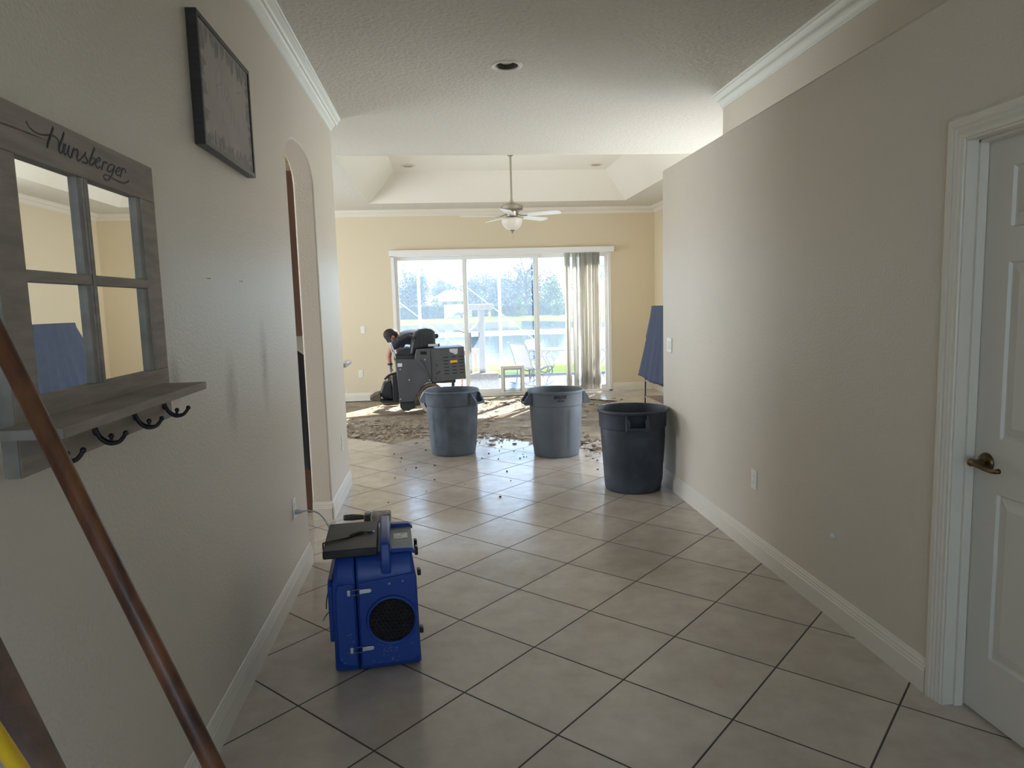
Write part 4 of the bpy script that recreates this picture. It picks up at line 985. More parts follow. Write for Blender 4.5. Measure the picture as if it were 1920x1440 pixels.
for a, b_ in ((757, 770), (872, 905), (765, 1150), (1075, 645), (1135, 908)):
    x_, z_ = C5(a, b_); loc(MB().ball((x_, -.003 if a < 945 else -.013, z_), .010, n=8, sc=(1, .5, 1)), 'bolt', 'steel', mc, smooth=True)
for a, b_ in ((1225, 720), (1215, 888)):
    x_, z_ = C5(a, b_); loc(MB().ball((x_, -.012, z_), .013, n=8, sc=(1, .4, 1)), 'bolt', 'machine_dark', rear, smooth=True)
mpoly([(1215, 828), (1268, 793), (1275, 800), (1222, 835)], -.016, -.011, 'vent_slot', 'void', rear)
mpoly([(700, 600), (950, 590), (950, 640), (705, 640)], .06, DM - .06, 'seat_deck', 'machine_dark', mc, .006)
# pivot foot, blade carrier and scoop at the front
mpoly([(750, 1190), (945, 1185), (955, 1275), (900, 1290), (870, 1308), (790, 1300), (760, 1260)], .03, .25, 'blade_foot', 'machine_dark', mc, .01)
mpoly([(658, 860), (712, 850), (745, 1190), (670, 1195)], .08, .50, 'front_plate', 'machine_dark', mc, .006)
mpoly([(545, 955), (650, 935), (680, 1150), (660, 1185), (540, 1160), (495, 1110), (520, 1040)], .18, .42, 'lift_cylinder', 'machine_dark', mc, .02)
mpoly([(500, 1180), (740, 1185), (740, 1200), (530, 1205)], .05, .55, 'blade_plate', 'machine_dark', mc, .003)
mpoly([(368, 1150), (430, 1105), (500, 1085), (520, 1165), (430, 1180), (375, 1172)], .10, .44, 'deflector_plate', 'boot', mc, .01)
loc(MB().tube([(C5(560, 915)[0], .2, C5(560, 915)[1]), (C5(620, 860)[0], .2, C5(620, 860)[1]), (C5(700, 835)[0], .2, C5(700, 835)[1]), (C5(730, 830)[0], .2, C5(730, 830)[1])], .016, n=10, smooth=4), 'foot_pedal', 'machine_dark', mc, smooth=True)
mpoly([(598, 885), (652, 880), (655, 935), (600, 940)], .22, .36, 'pedal_block', 'carpet', mc, .004)
# wheels
wx, wz = C5(1192, 1190)
for yy, nm in ((-.105, 0), (DM - .10, 1)):
    Mx = Matrix.Translation((wx, yy, .195)) @ Matrix.Rotation(-PI / 2, 4, 'X')
    wh = loc(MB().lathe([(.150, .0), (.180, .002), (.193, .012), (.196, .030), (.196, .11), (.193, .128), (.180, .138), (.150, .140)], n=48, Mx=Mx, cap=False), 'wheel', 'tyre', mc, smooth=True)
    loc(MB().lathe([(.001, .03), (.04, .028), (.05, .045), (.12, .05), (.14, .012), (.152, .004), (.152, .136), (.001, .13)], n=36, Mx=Mx, cap=False), 'hub', 'machine_dark', wh, smooth=True)
mpoly([(1170, 925), (1480, 915), (1480, 950), (1170, 960)], .05, DM - .05, 'axle_beam', 'machine_dark', mc, .006)
mpoly([(1440, 935), (1480, 932), (1478, 1180), (1440, 1180)], .20, .26, 'rear_bracket', 'machine_dark', mc, .006)
loc(MB().lathe([(.02, 0), (.055, .004), (.062, .012), (.062, .036), (.055, .044), (.02, .048)], n=24, Mx=Matrix.Translation((C5(1460, 1150)[0], .20, .062)) @ Matrix.Rotation(-PI / 2, 4, 'X')), 'caster_wheel', 'machine_dark', mc, smooth=True)
# seat
seat = loc(MB().prism([C5(708, 560), C5(720, 530), C5(860, 500), C5(945, 520), C5(960, 590), C5(880, 608), C5(740, 600)], 'y', .08, DM - .10), 'seat_cushion', 'vinyl', mc, bevel=.025, seg=4)
loc(MB().prism([C5(880, 590), C5(905, 470), C5(925, 360), C5(950, 298), C5(1000, 262), C5(1090, 246), C5(1165, 258), C5(1205, 290), C5(1218, 340), C5(1212, 495), C5(960, 510), C5(950, 600)], 'y', .06, DM - .14), 'seat_back', 'vinyl', mc, bevel=.035, seg=4)
for a0 in (1010, 1060, 1110, 1160):
    x_, z0_ = C5(a0, 480); z1_ = C5(a0, 320)[1]
    loc(MB().tube([(x_, .056, z0_), (x_ + .004, .054, (z0_ + z1_) / 2), (x_, .056, z1_)], .0035, n=6), 'seam_piping', 'machine_dark', seat, smooth=True)
for yy in (.03, DM - .10):
    loc(MB().tube([(C5(725, 400)[0], yy, C5(725, 400)[1]), (C5(790, 380)[0], yy, C5(790, 380)[1]), (C5(860, 350)[0], yy, C5(860, 350)[1]), (C5(915, 365)[0], yy, C5(915, 365)[1]), (C5(950, 420)[0], yy, C5(950, 420)[1])], [.024, .026, .022, .020, .020], n=12, smooth=4), 'armrest', 'vinyl', mc, smooth=True)
loc(MB().tube([(C5(1120, 466)[0], .04, C5(1120, 466)[1]), (C5(1250, 462)[0], .04, C5(1250, 462)[1])], .019, n=16), 'document_tube', 'cable_white', mc, smooth=True, auto=True)
loc(MB().tube([(C5(1246, 462)[0], .04, C5(1246, 462)[1]), (C5(1268, 461)[0], .04, C5(1268, 461)[1])], .0205, n=16), 'tube_cap', 'machine_dark', mc, smooth=True, auto=True)
loc(MB().ball((C5(1235, 350)[0], .2, C5(1235, 350)[1]), .035, n=10), 'headrest_knob', 'machine_dark', mc, smooth=True)
# control levers
for yy, px_ in ((.10, 0), (.16, 26)):
    lv_ = loc(MB().tube([(C5(690 + px_, 660)[0], yy, C5(690, 660)[1]), (C5(650 + px_, 540)[0], yy, C5(650, 540)[1]), (C5(608 + px_, 420)[0], yy, C5(608, 420)[1])], .0085, n=10, smooth=3), 'control_lever', 'steel', mc, smooth=True)
    loc(MB().tube([(C5(612 + px_, 425)[0], yy, C5(612, 425)[1]), (C5(580 + px_, 365)[0], yy, C5(580, 365)[1])], .018, n=12), 'lever_grip', 'machine_dark', lv_, smooth=True, auto=True)

# ------------------------------------------------------------------ worker bending over the front of the machine
person = thing('person', 'person in navy shirt bending down in front of the floor machine, gloved hand reaching', 'person', (-.20, 10.86, 0))
def skin_mesh(name, m, pts, edges, root, parent, sub=2):
    me = bpy.data.meshes.new(name); inv = ROOT[parent.name].inverted()
    me.from_pydata([tuple(inv @ Vector(p[:3])) for p in pts], edges, []); me.update()
    o = bpy.data.objects.new(name, me); COL.objects.link(o); o.parent = parent; ROOT[o.name] = ROOT[parent.name]
    o.modifiers.new('skin', 'SKIN').use_smooth_shade = True
    for i, p in enumerate(pts):
        sv = me.skin_vertices[0].data[i]; r = p[3]; sv.radius = (r, r) if not isinstance(r, tuple) else r; sv.use_root = (i == root)
    s_ = o.modifiers.new('subsurf', 'SUBSURF'); s_.levels = sub; s_.render_levels = sub
    me.materials.append(M[m]); return o
P_ = [(-.16, 10.86, .90, (.150, .125)), (-.30, 10.84, 1.00, (.150, .120)), (-.44, 10.81, 1.07, (.160, .125)), (-.58, 10.77, 1.07, (.150, .115)), (-.66, 10.74, 1.055, (.065, .065)), (-.70, 10.72, 1.075, (.052, .052)),
      (-.60, 10.62, 1.03, .068), (-.70, 10.585, .97, .056), (-.79, 10.57, .88, .045), (-.815, 10.565, .80, .040), (-.805, 10.56, .71, .033), (-.80, 10.555, .65, .026),
      (-.62, 10.93, 1.02, .068), (-.66, 10.93, .93, .052), (-.66, 10.88, .84, .042), (-.63, 10.78, .82, .034), (-.60, 10.70, .815, .027),
      (-.13, 10.77, .82, .100), (-.42, 10.78, .46, .070), (-.44, 10.80, .20, .054), (-.44, 10.80, .10, .046),  # hidden legs set in a lunge to shade the floor left of the machine
      (-.16, 10.96, .80, .100), (-.70, 10.95, .50, .070), (-.76, 10.98, .22, .054), (-.77, 10.99, .10, .046)]
E_ = [(0, 1), (1, 2), (2, 3), (3, 4), (4, 5), (3, 6), (6, 7), (7, 8), (8, 9), (9, 10), (10, 11), (3, 12), (12, 13), (13, 14), (14, 15), (15, 16), (0, 17), (17, 18), (18, 19), (19, 20), (0, 21), (21, 22), (22, 23), (23, 24)]
skin_mesh('body', 'skin', P_, E_, 0, person)
def puff(p, k=1.10, d=.008):
    r = p[3]; r = r if isinstance(r, tuple) else (r, r); return (p[0], p[1], p[2], (r[0] * k + d, r[1] * k + d))
sh = [puff(P_[i]) for i in (0, 1, 2, 3)] + [(-.645, 10.745, 1.062, (.085, .085)), puff(P_[6]), puff(P_[7], 1.15), (-.765, 10.573, .905, .060), puff(P_[12]), puff(P_[13], 1.15), (-.66, 10.91, .88, .058)]
skin_mesh('work_shirt', 'navy', sh, [(0, 1), (1, 2), (2, 3), (3, 4), (3, 5), (5, 6), (6, 7), (3, 8), (8, 9), (9, 10)], 0, person)
tr = [(-.14, 10.86, .90, (.168, .145)), (-.22, 10.85, .955, (.165, .14)), puff(P_[17], 1.08), puff(P_[18]), puff(P_[19], 1.2), (-.44, 10.80, .115, .062), puff(P_[21], 1.08), puff(P_[22]), puff(P_[23], 1.2), (-.77, 10.99, .115, .062)]
skin_mesh('trousers', 'jeans', tr, [(0, 1), (0, 2), (2, 3), (3, 4), (4, 5), (0, 6), (6, 7), (7, 8), (8, 9)], 0, person)
for bx_, by_ in ((-.44, 10.80), (-.77, 10.99)):
    q = MB().tube([(bx_ + .05, by_, .045), (bx_ - .03, by_ - .01, .045), (bx_ - .13, by_ - .02, .035), (bx_ - .20, by_ - .025, .028)], [.045, .048, .044, .026], n=14, smooth=3)
    q.tube([(bx_, by_, .04), (bx_, by_, .16)], [.052, .056], n=14); q.build('boot', 'boot', person, smooth=True)
# head: crown to the left, face turned down and to the right
HU = Vector((-.80, -.22, .30)).normalized(); HF = Vector((.25, .22, -.90)); HF = (HF - HU * HF.dot(HU)).normalized(); HS = HU.cross(HF)
HC = Vector((-.765, 10.665, 1.10))
HM = Matrix(((HS.x, HF.x, HU.x, HC.x), (HS.y, HF.y, HU.y, HC.y), (HS.z, HF.z, HU.z, HC.z), (0, 0, 0, 1)))
def head_pt(az, el, k=1.0, hair=False):
    d = Vector((math.sin(az) * math.cos(el), math.cos(az) * math.cos(el), math.sin(el)))   # y = face direction, z = crown
    p = Vector((d.x * .076, d.y * .094, d.z * .118))
    if d.y > 0:
        if el < -.1: p.x *= 1 - .28 * min(1, (-el - .1)); p.y += .006 * math.sin(min(1, -el) * 3)
        p.y += .024 * math.exp(-((az / .16) ** 2)) * math.exp(-(((el + .16) / .17) ** 2))            # nose
        p.y += .006 * math.exp(-((az / .3) ** 2)) * math.exp(-(((el + .50) / .07) ** 2))             # lips
        p.y -= .010 * (math.exp(-(((abs(az) - .38) / .16) ** 2)) * math.exp(-(((el - .04) / .12) ** 2)))  # eye sockets
        p.y += .005 * math.exp(-(((el - .22) / .09) ** 2)) * math.exp(-((az / .6) ** 2))              # brow
        p.y += .007 * math.exp(-((az / .25) ** 2)) * math.exp(-(((el + .85) / .15) ** 2))            # chin
    else:
        p.z += -.01 * (1 if el < 0 else 0)
    return HM @ (p * k)
rows_ = [[head_pt(-PI + 2 * PI * i / 48, -PI / 2 + PI * j / 36) for i in range(49)] for j in range(37)]
head = MB().grid(rows_).build('head', 'skin', person, smooth=True)
for s_ in (-1, 1):
    ec = HM @ Vector((s_ * .030, .083, .006)); MB().ball(ec, .0125, n=8).build('eye', 'plastic_white', head, smooth=True)
    MB().ball(HM @ Vector((s_ * .030, .0935, .006)), .0050, n=6).build('iris', 'hair', head, smooth=True)
    MB().ball((0, 0, 0), .030, n=8, sc=(.28, .6, 1.0), Mx=HM @ Matrix.Translation((s_ * .078, -.004, -.012))).build('ear', 'skin', head, smooth=True)
rows_ = []
for j in range(25):
    row = []
    for i in range(49):
        az = -PI + 2 * PI * i / 48
        lo = .42 if abs(az) < .75 else (.10 if abs(az) < 1.45 else -.50)
        if .75 <= abs(az) < 1.1: lo = .42 - (abs(az) - .75) * .8
        el = lo + (PI / 2 - lo) * j / 24
        row.append(head_pt(az, el, 1.055 + .012 * mnoise.noise(Vector((az * 4, el * 6, 0))) - (.05 if j == 0 else 0)))
    rows_.append(row)
MB().grid(rows_).build('hair', 'hair', person, smooth=True, solid=.004)
# gloved hands: palm and five bent fingers each
def hand(wrist, down, palm_n, parent, name='glove'):
    down = Vector(down).normalized(); pn = Vector(palm_n); pn = (pn - down * pn.dot(down)).normalized(); sd = down.cross(pn)
    w_ = Vector(wrist)
    pts = [(*(w_ - down * .03), .031), (*(w_ + down * .02), (.032, .026)), (*(w_ + down * .065), (.040, .022))]
    edges = [(0, 1), (1, 2)]
    for k, (o_, ln) in enumerate(((-.030, .058), (-.010, .068), (.010, .064), (.029, .050))):
        a = w_ + down * .088 + sd * o_
        b_ = a + down * ln * .5 + pn * ln * .15; c_ = b_ + down * ln * .30 + pn * ln * .38
        i0 = len(pts); pts += [(*a, .0115), (*b_, .0105), (*c_, .0095)]; edges += [(2, i0), (i0, i0 + 1), (i0 + 1, i0 + 2)]
    a = w_ + down * .035 - sd * .036 + pn * .01; b_ = a + down * .028 - sd * .016 + pn * .014; c_ = b_ + down * .026 + pn * .012
    i0 = len(pts); pts += [(*a, .0135), (*b_, .012), (*c_, .0105)]; edges += [(1, i0), (i0, i0 + 1), (i0 + 1, i0 + 2)]
    return skin_mesh(name, 'glove', pts, edges, 0, parent, sub=1)
hand((-.80, 10.555, .650), (.06, -.02, -1), (1, .1, 0), person)
hand((-.60, 10.70, .815), (.75, -.6, -.12), (0, 0, -1), person)
MB().tube([(-.80, 10.555, .665), (-.80, 10.555, .69)], .037, n=16).build('glove_cuff', 'jeans', person, smooth=True, auto=True)

# ------------------------------------------------------------------ stand draped with a blue blanket (far right)
ms = thing('media_stand', 'low stand of light boards on thin black legs under the blue blanket', 'stand', (2.9, 8.72, 0))
for z_ in (.17, .40): MB().box(2.78, 3.16, 7.98, 9.46, z_, z_ + .022).build('shelf_board', 'shelfwood', ms, bevel=.002)
for x_ in (2.79, 3.15):
    for y_ in (7.99, 9.45):
        MB().tube([(x_ - .01, y_, -.006), (x_, y_, .44)], .010, n=8).build('leg', 'iron', ms, smooth=True)
MB().box(2.74, 2.80, 8.04, 8.88, .50, 1.435).box(2.80, 3.0, 8.3, 8.62, .424, .50).build('covered_tv', 'black', ms, bevel=.01)  # television slab hidden under the blanket, which it holds up
rows_ = []
nU = 96
for j in range(31):
    t_ = j / 30; z = 1.445 - t_ * .97
    row = []
    x0_, x1_ = 2.715 - .02 * t_, 2.825 + .26 * t_
    y0_, y1_ = 8.02 - .22 * t_ ** .8, 8.90 + .56 * t_ ** 1.15
    per = [(x0_, y0_), (x0_, y1_), (x1_, y1_), (x1_, y0_)]
    for i in range(nU + 1):
        u = (i / nU) * 4; s_ = int(min(u, 3.999)); f_ = u - s_
        a, b_ = per[s_], per[(s_ + 1) % 4]
        x, y = a[0] + (b_[0] - a[0]) * f_, a[1] + (b_[1] - a[1]) * f_
        wv = .022 * t_ * (math.sin(i * .9) + .6 * math.sin(i * 1.7 + 1))
        if s_ == 0: x -= abs(wv)
        elif s_ == 1: y += wv
        elif s_ == 2: x += abs(wv)
        else: y += wv
        row.append(Vector((x, y, z + (.02 * math.sin(i * .35) if j == 30 else 0))))
    rows_.append(row)
bk = MB().grid(rows_)
bk.add([rows_[0][0], rows_[0][24], rows_[0][48], rows_[0][72]], [(0, 1, 2, 3)])
fa, fb, fc, fd = Vector((2.72, 8.88, 1.445)), Vector((2.80, 9.42, 1.045)), Vector((2.79, 9.16, .96)), Vector((2.70, 8.98, 1.2))
fg = []
for j in range(9):
    t_ = j / 8; p, q_ = fa.lerp(fb, t_), fa.lerp(fc, t_)
    fg.append([p.lerp(q_, i / 5) + Vector((-.035 * math.sin(PI * i / 5) * t_, 0, 0)) for i in range(6)])
bk.grid(fg)
bk.build('moving_blanket', 'cloth', smooth=True, solid=.006, label='blue blanket draped over the stand at far right beyond the hall wall', cat='blanket')

# ------------------------------------------------------------------ rubble of the torn-up tiles
def shard(mb_, c, r, h_, rnd, Mx):
    n = rnd.choice([4, 5, 5, 6]); a0 = rnd.uniform(0, 6.28)
    pts = [(r * rnd.uniform(.5, 1.15) * math.cos(a0 + 2 * PI * i / n), r * rnd.uniform(.35, 1.0) * math.sin(a0 + 2 * PI * i / n)) for i in range(n)]
    mb_.prism(pts, 'z', 0, h_, Mx)
rr = random.Random(99)
def rubble_xy():
    while True:
        m_ = rr.random()
        if m_ < .40:
            x = rr.uniform(-1.6, 2.3); e_ = 8.35 + .25 * math.sin(x * 3.1)
            if x > -.6: e_ = 8.35 - .38 * (x + .6)
            if x > .9: e_ = 7.65 - .75 * (x - .9)
            if x > 1.5: e_ = 7.2 + .5 * (x - 1.5)
            y = e_ + rr.gauss(.12, .22)
        elif m_ < .62: x = rr.gauss(-.7, .5); y = rr.gauss(8.9, .35)
        elif m_ < .72: x = rr.gauss(1.75, .25); y = rr.gauss(7.1, .35)
        elif m_ < .82: x = rr.gauss(1.3, .6); y = rr.gauss(10.6, .45)
        else: x = rr.uniform(-2, 2.5); y = rr.uniform(8.2, 11.3)
        if -2.2 < x < 2.8 and 6.7 < y < 11.5 and not ((x - .07) ** 2 + (y - 7.2) ** 2 < .09 or (x - 1.105) ** 2 + (y - 6.895) ** 2 < .09): return x, y
st1, st2 = MB(), MB()
for k in range(3200):
    x, y = rubble_xy(); base = -.008 if stripped(x, y) else .0005
    r_ = min(.05, rr.expovariate(1 / .0105) + .0035)
    Mx = Matrix.Translation((x, y, base + rr.uniform(0, .005))) @ Euler((rr.gauss(0, .16), rr.gauss(0, .16), rr.uniform(0, 6.28))).to_matrix().to_4x4()
    shard(st2 if rr.random() < .25 else st1, None, r_, rr.uniform(.003, .008), rr, Mx)
st1.build('tile_rubble', 'shard_top', label='scattered small beige tile chips over the stripped floor', cat='rubble', kind='stuff')
st2.build('tile_rubble', 'shard_red', label='scattered small reddish clay chips over the stripped floor', cat='rubble', kind='stuff')
for k in range(110):
    x, y = rubble_xy(); base = -.003 if stripped(x, y) else .006
    if 9.6 < y < 10.8 and x < .5: y -= 1.0; base = -.003 if stripped(x, y) else .006
    q = MB(); Mx = Euler((rr.gauss(0, .12), rr.gauss(0, .12), rr.uniform(0, 6.28))).to_matrix().to_4x4()
    shard(q, None, rr.uniform(.04, .085), .008, rr, Mx)
    o = q.build('tile_shard', 'shard_top' if rr.random() < .65 else 'shard_red', label='broken tile shard lying on the dusty stripped floor', cat='tile shard', group='broken tile shards on the stripped floor')
    o.location = (x, y, base)
for k in range(38):
    if k < 26: x, y = rr.uniform(-.6, 1.6), rr.uniform(5.3, 7.9)
    else: x, y = rr.gauss(.75, .35), rr.gauss(7.0, .3)
    if (x - .07) ** 2 + (y - 7.2) ** 2 < .09 or (x - 1.105) ** 2 + (y - 6.895) ** 2 < .09 or (x - 1.508) ** 2 + (y - 5.485) ** 2 < .09: continue
    q = MB(); s_ = rr.uniform(.004, .010); q.ball((0, 0, 0), s_, n=5, sc=(rr.uniform(.8, 1.6), 1, .7))
    o = q.build('mortar_crumb', 'crumb', label='small dark mortar crumb on the clean tiles between bins and hallway', cat='crumb', group='dark crumbs on the tiles')
    o.location = (x, y, s_ * .55); o.rotation_euler = (0, 0, rr.uniform(0, 6))
# a long loose trim strip on the rubble
for pts, lb in (([(-1.55, 9.75, .004), (-.55, 10.05, .012)], 'thin wooden lath on the stripped floor left of the machine'), ([(.35, 8.95, .004), (1.15, 10.0, .010)], 'thin wooden lath lying across the sun patch')):
    MB().tube(pts, .011, n=4).build('wood_lath', 'shelfwood', label=lb, cat='lath')

# ------------------------------------------------------------------ lanai outside
structure(MB().box(-8, 12, YB + .16, 14.62, -.10, -.012), 'floor', 'deck')
def cage_post(x, lb): MB().box(x - .028, x + .028, 14.46, 14.56, -.012, 3.15).build('cage_post', 'alu', bevel=.003, label=lb, cat='post')
for x_, lb in ((-.45, 'white screen cage post outside, in the left pane of the patio door'), (1.20, 'white screen cage post outside, in the middle pane of the patio door'), (2.85, 'white screen cage post outside, behind the vertical blinds')):
    cage_post(x_, lb)
MB().box(-8, 10, 14.47, 14.55, .865, .965).build('cage_chair_rail', 'alu', bevel=.003, label='white horizontal screen cage rail crossing above the pond', cat='rail')
MB().box(-8, 10, 14.47, 14.55, 3.05, 3.15).build('cage_top_beam', 'alu', bevel=.003, label='white top beam of the screen cage outside', cat='beam')
MB().box(-8, 10, 14.48, 14.54, -.012, .045).build('cage_sill', 'patio_metal', label='dark bottom sill of the screen cage at the deck edge', cat='rail')
for a, b_, lb in (((-1.7, 2.30), (.95, .15), 'thin white diagonal brace outside, lower left one'), ((.0, 2.32), (2.65, .15), 'thin white diagonal brace outside, passing behind the cat tree')):
    MB().tube([(a[0], 14.44, a[1]), (b_[0], 14.44, b_[1])], .009, n=6).build('cage_brace', 'alu', label=lb, cat='brace')

# cat tree
ct = thing('cat_tree', 'beige plush cat tree with top perch and hammock outside the patio door', 'cat tree', (.68, 12.35, -.012))
MB().box(.44, .96, 12.15, 12.60, -.012, .32).build('base_box', 'carpet', ct, bevel=.02, seg=3)
MB().tube([(.685, 12.35, .31), (.685, 12.35, 1.435)], .058, n=24).build('post', 'sisal', ct, smooth=True, auto=True)
MB().box(.42, .90, 12.14, 12.58, 1.43, 1.535).build('perch', 'carpet', ct, bevel=.035, seg=4)
MB().tube([(.46, 12.30, .31), (.46, 12.30, 1.04)], .040, n=20).build('post', 'sisal', ct, smooth=True, auto=True)
hg = []
for j in range(9):
    yy = 12.12 + .36 * j / 8
    hg.append([Vector((.185 + .43 * i / 16, yy, 1.215 - .155 * math.sin(PI * i / 16) ** .9)) for i in range(17)])
ham = MB().grid(hg).build('hammock', 'plush_white', ct, smooth=True, solid=.012)
MB().tube([(v.x, v.y - .01, v.z - .012) for v in hg[0]], .011, n=8).build('hammock_rim', 'sling', ham, smooth=True)
# small white-topped wooden side table
tb = thing('side_table', 'small orange wood side table with round white top behind cat tree', 'table', (.46, 12.95, -.012))
MB().lathe([(.001, .690), (.205, .690), (.215, .697), (.205, .708), (.001, .710)], n=40, c=(.46, 12.95, 0), cap=False).build('table_top', 'plush_white', tb, smooth=True, auto=True)
MB().box(.31, .61, 12.80, 13.10, .61, .688).build('apron', 'stoolwood', tb, bevel=.004)
for x_ in (.325, .595):
    for y_ in (12.815, 13.085): MB().tube([(x_, y_, .62), (x_, y_, -.012)], [.022, .017], n=8).build('leg', 'stoolwood', tb, smooth=True)

def patio_chair(label, x, y, rz, k=1.0):
    """sling chair facing local +x on a curved tubular rocker frame"""
    t_ = thing('patio_chair', label, 'chair', (x, y, -.012), rz, 'patio chairs by the glass table')
    for s_ in (-1, 1):
        yy = s_ * .27
        fr = loc(MB().tube([(-.34, yy, .80 * k), (-.30, yy, .79 * k), (-.22, yy, .60 * k), (-.16, yy, .40 * k), (-.10, yy, .33 * k), (.02, yy, .31 * k), (.24, yy, .37 * k), (.29, yy, .35 * k)], .013, n=8, smooth=4), 'sling_rail', 'patio_metal', t_, smooth=True)
        loc(MB().tube([(-.19, yy * 1.06, .50 * k), (-.10, yy * 1.12, .55 * k), (.10, yy * 1.12, .555 * k), (.26, yy * 1.12, .54 * k), (.33, yy * 1.1, .46 * k), (.31, yy * 1.06, .34 * k), (.22, yy, .27 * k), (.10, yy, .25 * k), (.02, yy, .29 * k)], .012, n=8, smooth=4), 'arm', 'patio_metal', t_, smooth=True)
        loc(MB().tube([(.24, yy, .30 * k), (.20, yy, .14 * k), (.16, yy, .03 * k)], .012, n=8, smooth=3), 'leg', 'patio_metal', t_, smooth=True)
        loc(MB().tube([(-.12, yy, .32 * k), (-.13, yy, .16 * k), (-.15, yy, .03 * k)], .012, n=8, smooth=3), 'leg', 'patio_metal', t_, smooth=True)
        loc(MB().tube([(-.32, yy, .07 * k), (-.15, yy, .02 * k), (.05, yy, .011), (.22, yy, .03 * k), (.34, yy, .09 * k)], .012, n=8, smooth=4), 'rocker', 'patio_metal', t_, smooth=True)
    prof = [(-.34, .80), (-.30, .79), (-.26, .70), (-.22, .60), (-.19, .50), (-.16, .40), (-.10, .335), (.02, .312), (.13, .335), (.24, .37), (.28, .355)]
    rows_ = [[Vector((a - .014 * math.sin(PI * i / 10), -.26 + .052 * i, b_ * k - .012 * math.sin(PI * i / 10))) for i in range(11)] for a, b_ in prof]
    loc(MB().grid(rows_), 'sling', 'sling', t_, smooth=True, solid=.004)
    loc(MB().tube([(-.34, -.27, .80 * k), (-.345, 0, .805 * k), (-.34, .27, .80 * k)], .011, n=8, smooth=3), 'top_bar', 'patio_metal', t_, smooth=True)
    return t_
patio_chair('beige sling patio rocker seen from behind, nearest the middle of the glass', 1.62, 12.95, math.radians(28))
patio_chair('sling patio chair glimpsed through the narrow glass right of the blinds', 3.72, 13.2, math.radians(170))
tg = thing('patio_table', 'glass-topped patio table with bent metal legs beyond the rocker', 'table', (2.55, 13.75, -.012))
MB().box(1.90, 3.25, 13.25, 14.15, .600, .610).build('glass_top', 'glass', tg)
MB().tube([(1.90, 13.25, .605), (3.25, 13.25, .605), (3.25, 14.15, .605), (1.90, 14.15, .605), (1.90, 13.25, .605)], .012, n=8).build('rim', 'patio_metal', tg, smooth=True)
for x_, sx in ((2.08, -1), (3.07, 1)):
    for y_ in (13.42, 13.98):
        MB().tube([(x_, y_, .597), (x_ + sx * .10, y_, .50), (x_ + sx * .02, y_, .33), (x_ - sx * .02, y_, .18), (x_ + sx * .10, y_, .0)], .013, n=8, smooth=5).build('leg', 'patio_metal', tg, smooth=True)
MB().box(1.62, 1.80, 13.66, 13.80, .598, .80).build('drink_cooler', 'cooler', bevel=.03, seg=3, label='white jug-like cooler behind the top of the patio rocker', cat='cooler')
MB().box(1.52, 1.86, 13.55, 13.90, .575, .597).tube([(1.69, 13.72, .58), (1.69, 13.72, -.01)], .02, n=10).build('drinks_stand', 'patio_metal', label='small dark stand holding the white cooler outside', cat='stand')

# ------------------------------------------------------------------ lawn, pond, far bank
PZ = -.50
def terr(name, fn, x0, x1, y0, y1, nx, ny, m):
    return structure(MB().grid([[Vector((x0 + (x1 - x0) * i / nx, y0 + (y1 - y0) * j / ny, fn(x0 + (x1 - x0) * i / nx, y0 + (y1 - y0) * j / ny))) for i in range(nx + 1)] for j in range(ny + 1)]), name, m, smooth=True)
terr('floor', lambda x, y: -.04 - .60 * max(0, min(1, (y - 17) / 8.5)) ** 1.3, -60, 70, 14.6, 27, 60, 24, 'grass')
structure(MB().add([(-160, 23, PZ), (220, 23, PZ), (220, 90, PZ), (-160, 90, PZ)], [(0, 1, 2, 3)]), 'floor', 'water')
def shore(x): return 64.0 + 1.2 * math.sin(x * .35) - (7.5 * max(0, min(1, (x - 9.5) / 3.0)) if x > 9.5 else 0) + (3.0 * math.exp(-((x - 7.6) / 1.1) ** 2))
def far_h(x, y):
    t_ = (y - shore(x)) / 8.0
    if t_ < 0: return PZ - .6 * min(1, -t_ * 8)
    return PZ + .24 + .36 * min(1, t_) ** .8 + .004 * max(0, y - 75) + .04 * mnoise.noise(Vector((x * .2, y * .2, 0)))
terr('floor', far_h, -90, 130, 52, 220, 200, 160, 'grass')
M['bank2'] = M['bank']
q = []
for k in range(121):
    x = -40 + k * .7; q.append((x, shore(x)))
structure(MB().grid([[Vector((x, y - .35, PZ - .05)) for x, y in q], [Vector((x, y + .12, PZ + .27)) for x, y in q], [Vector((x, y + .5, PZ + .25)) for x, y in q]]), 'trim_9', 'bank', solid=.05)

# ------------------------------------------------------------------ trees, hedges, house beyond the pond
rf = random.Random(4)
def leaves(mb_, blobs, n, s_, flat=1.0):
    tot = sum(b_[3] * b_[4] * b_[5] for b_ in blobs)
    for cx, cy, cz, rx, ry, rz in blobs:
        for _ in range(int(n * rx * ry * rz / tot)):
            d = Vector((rf.gauss(0, 1), rf.gauss(0, 1), rf.gauss(0, 1))).normalized() * (rf.random() ** .45)
            p = Vector((cx + d.x * rx, cy + d.y * ry, cz + d.z * rz))
            a = Vector((rf.gauss(0, 1), rf.gauss(0, 1), rf.gauss(0, 1))).normalized(); b2 = a.cross(Vector((rf.gauss(0, 1), rf.gauss(0, 1), rf.gauss(0, 1)))).normalized()
            k = s_ * rf.uniform(.6, 1.3)
            mb_.add([p - a * k, p + b2 * k * .55, p + a * k, p - b2 * k * .55], [(0, 1, 2, 3)])
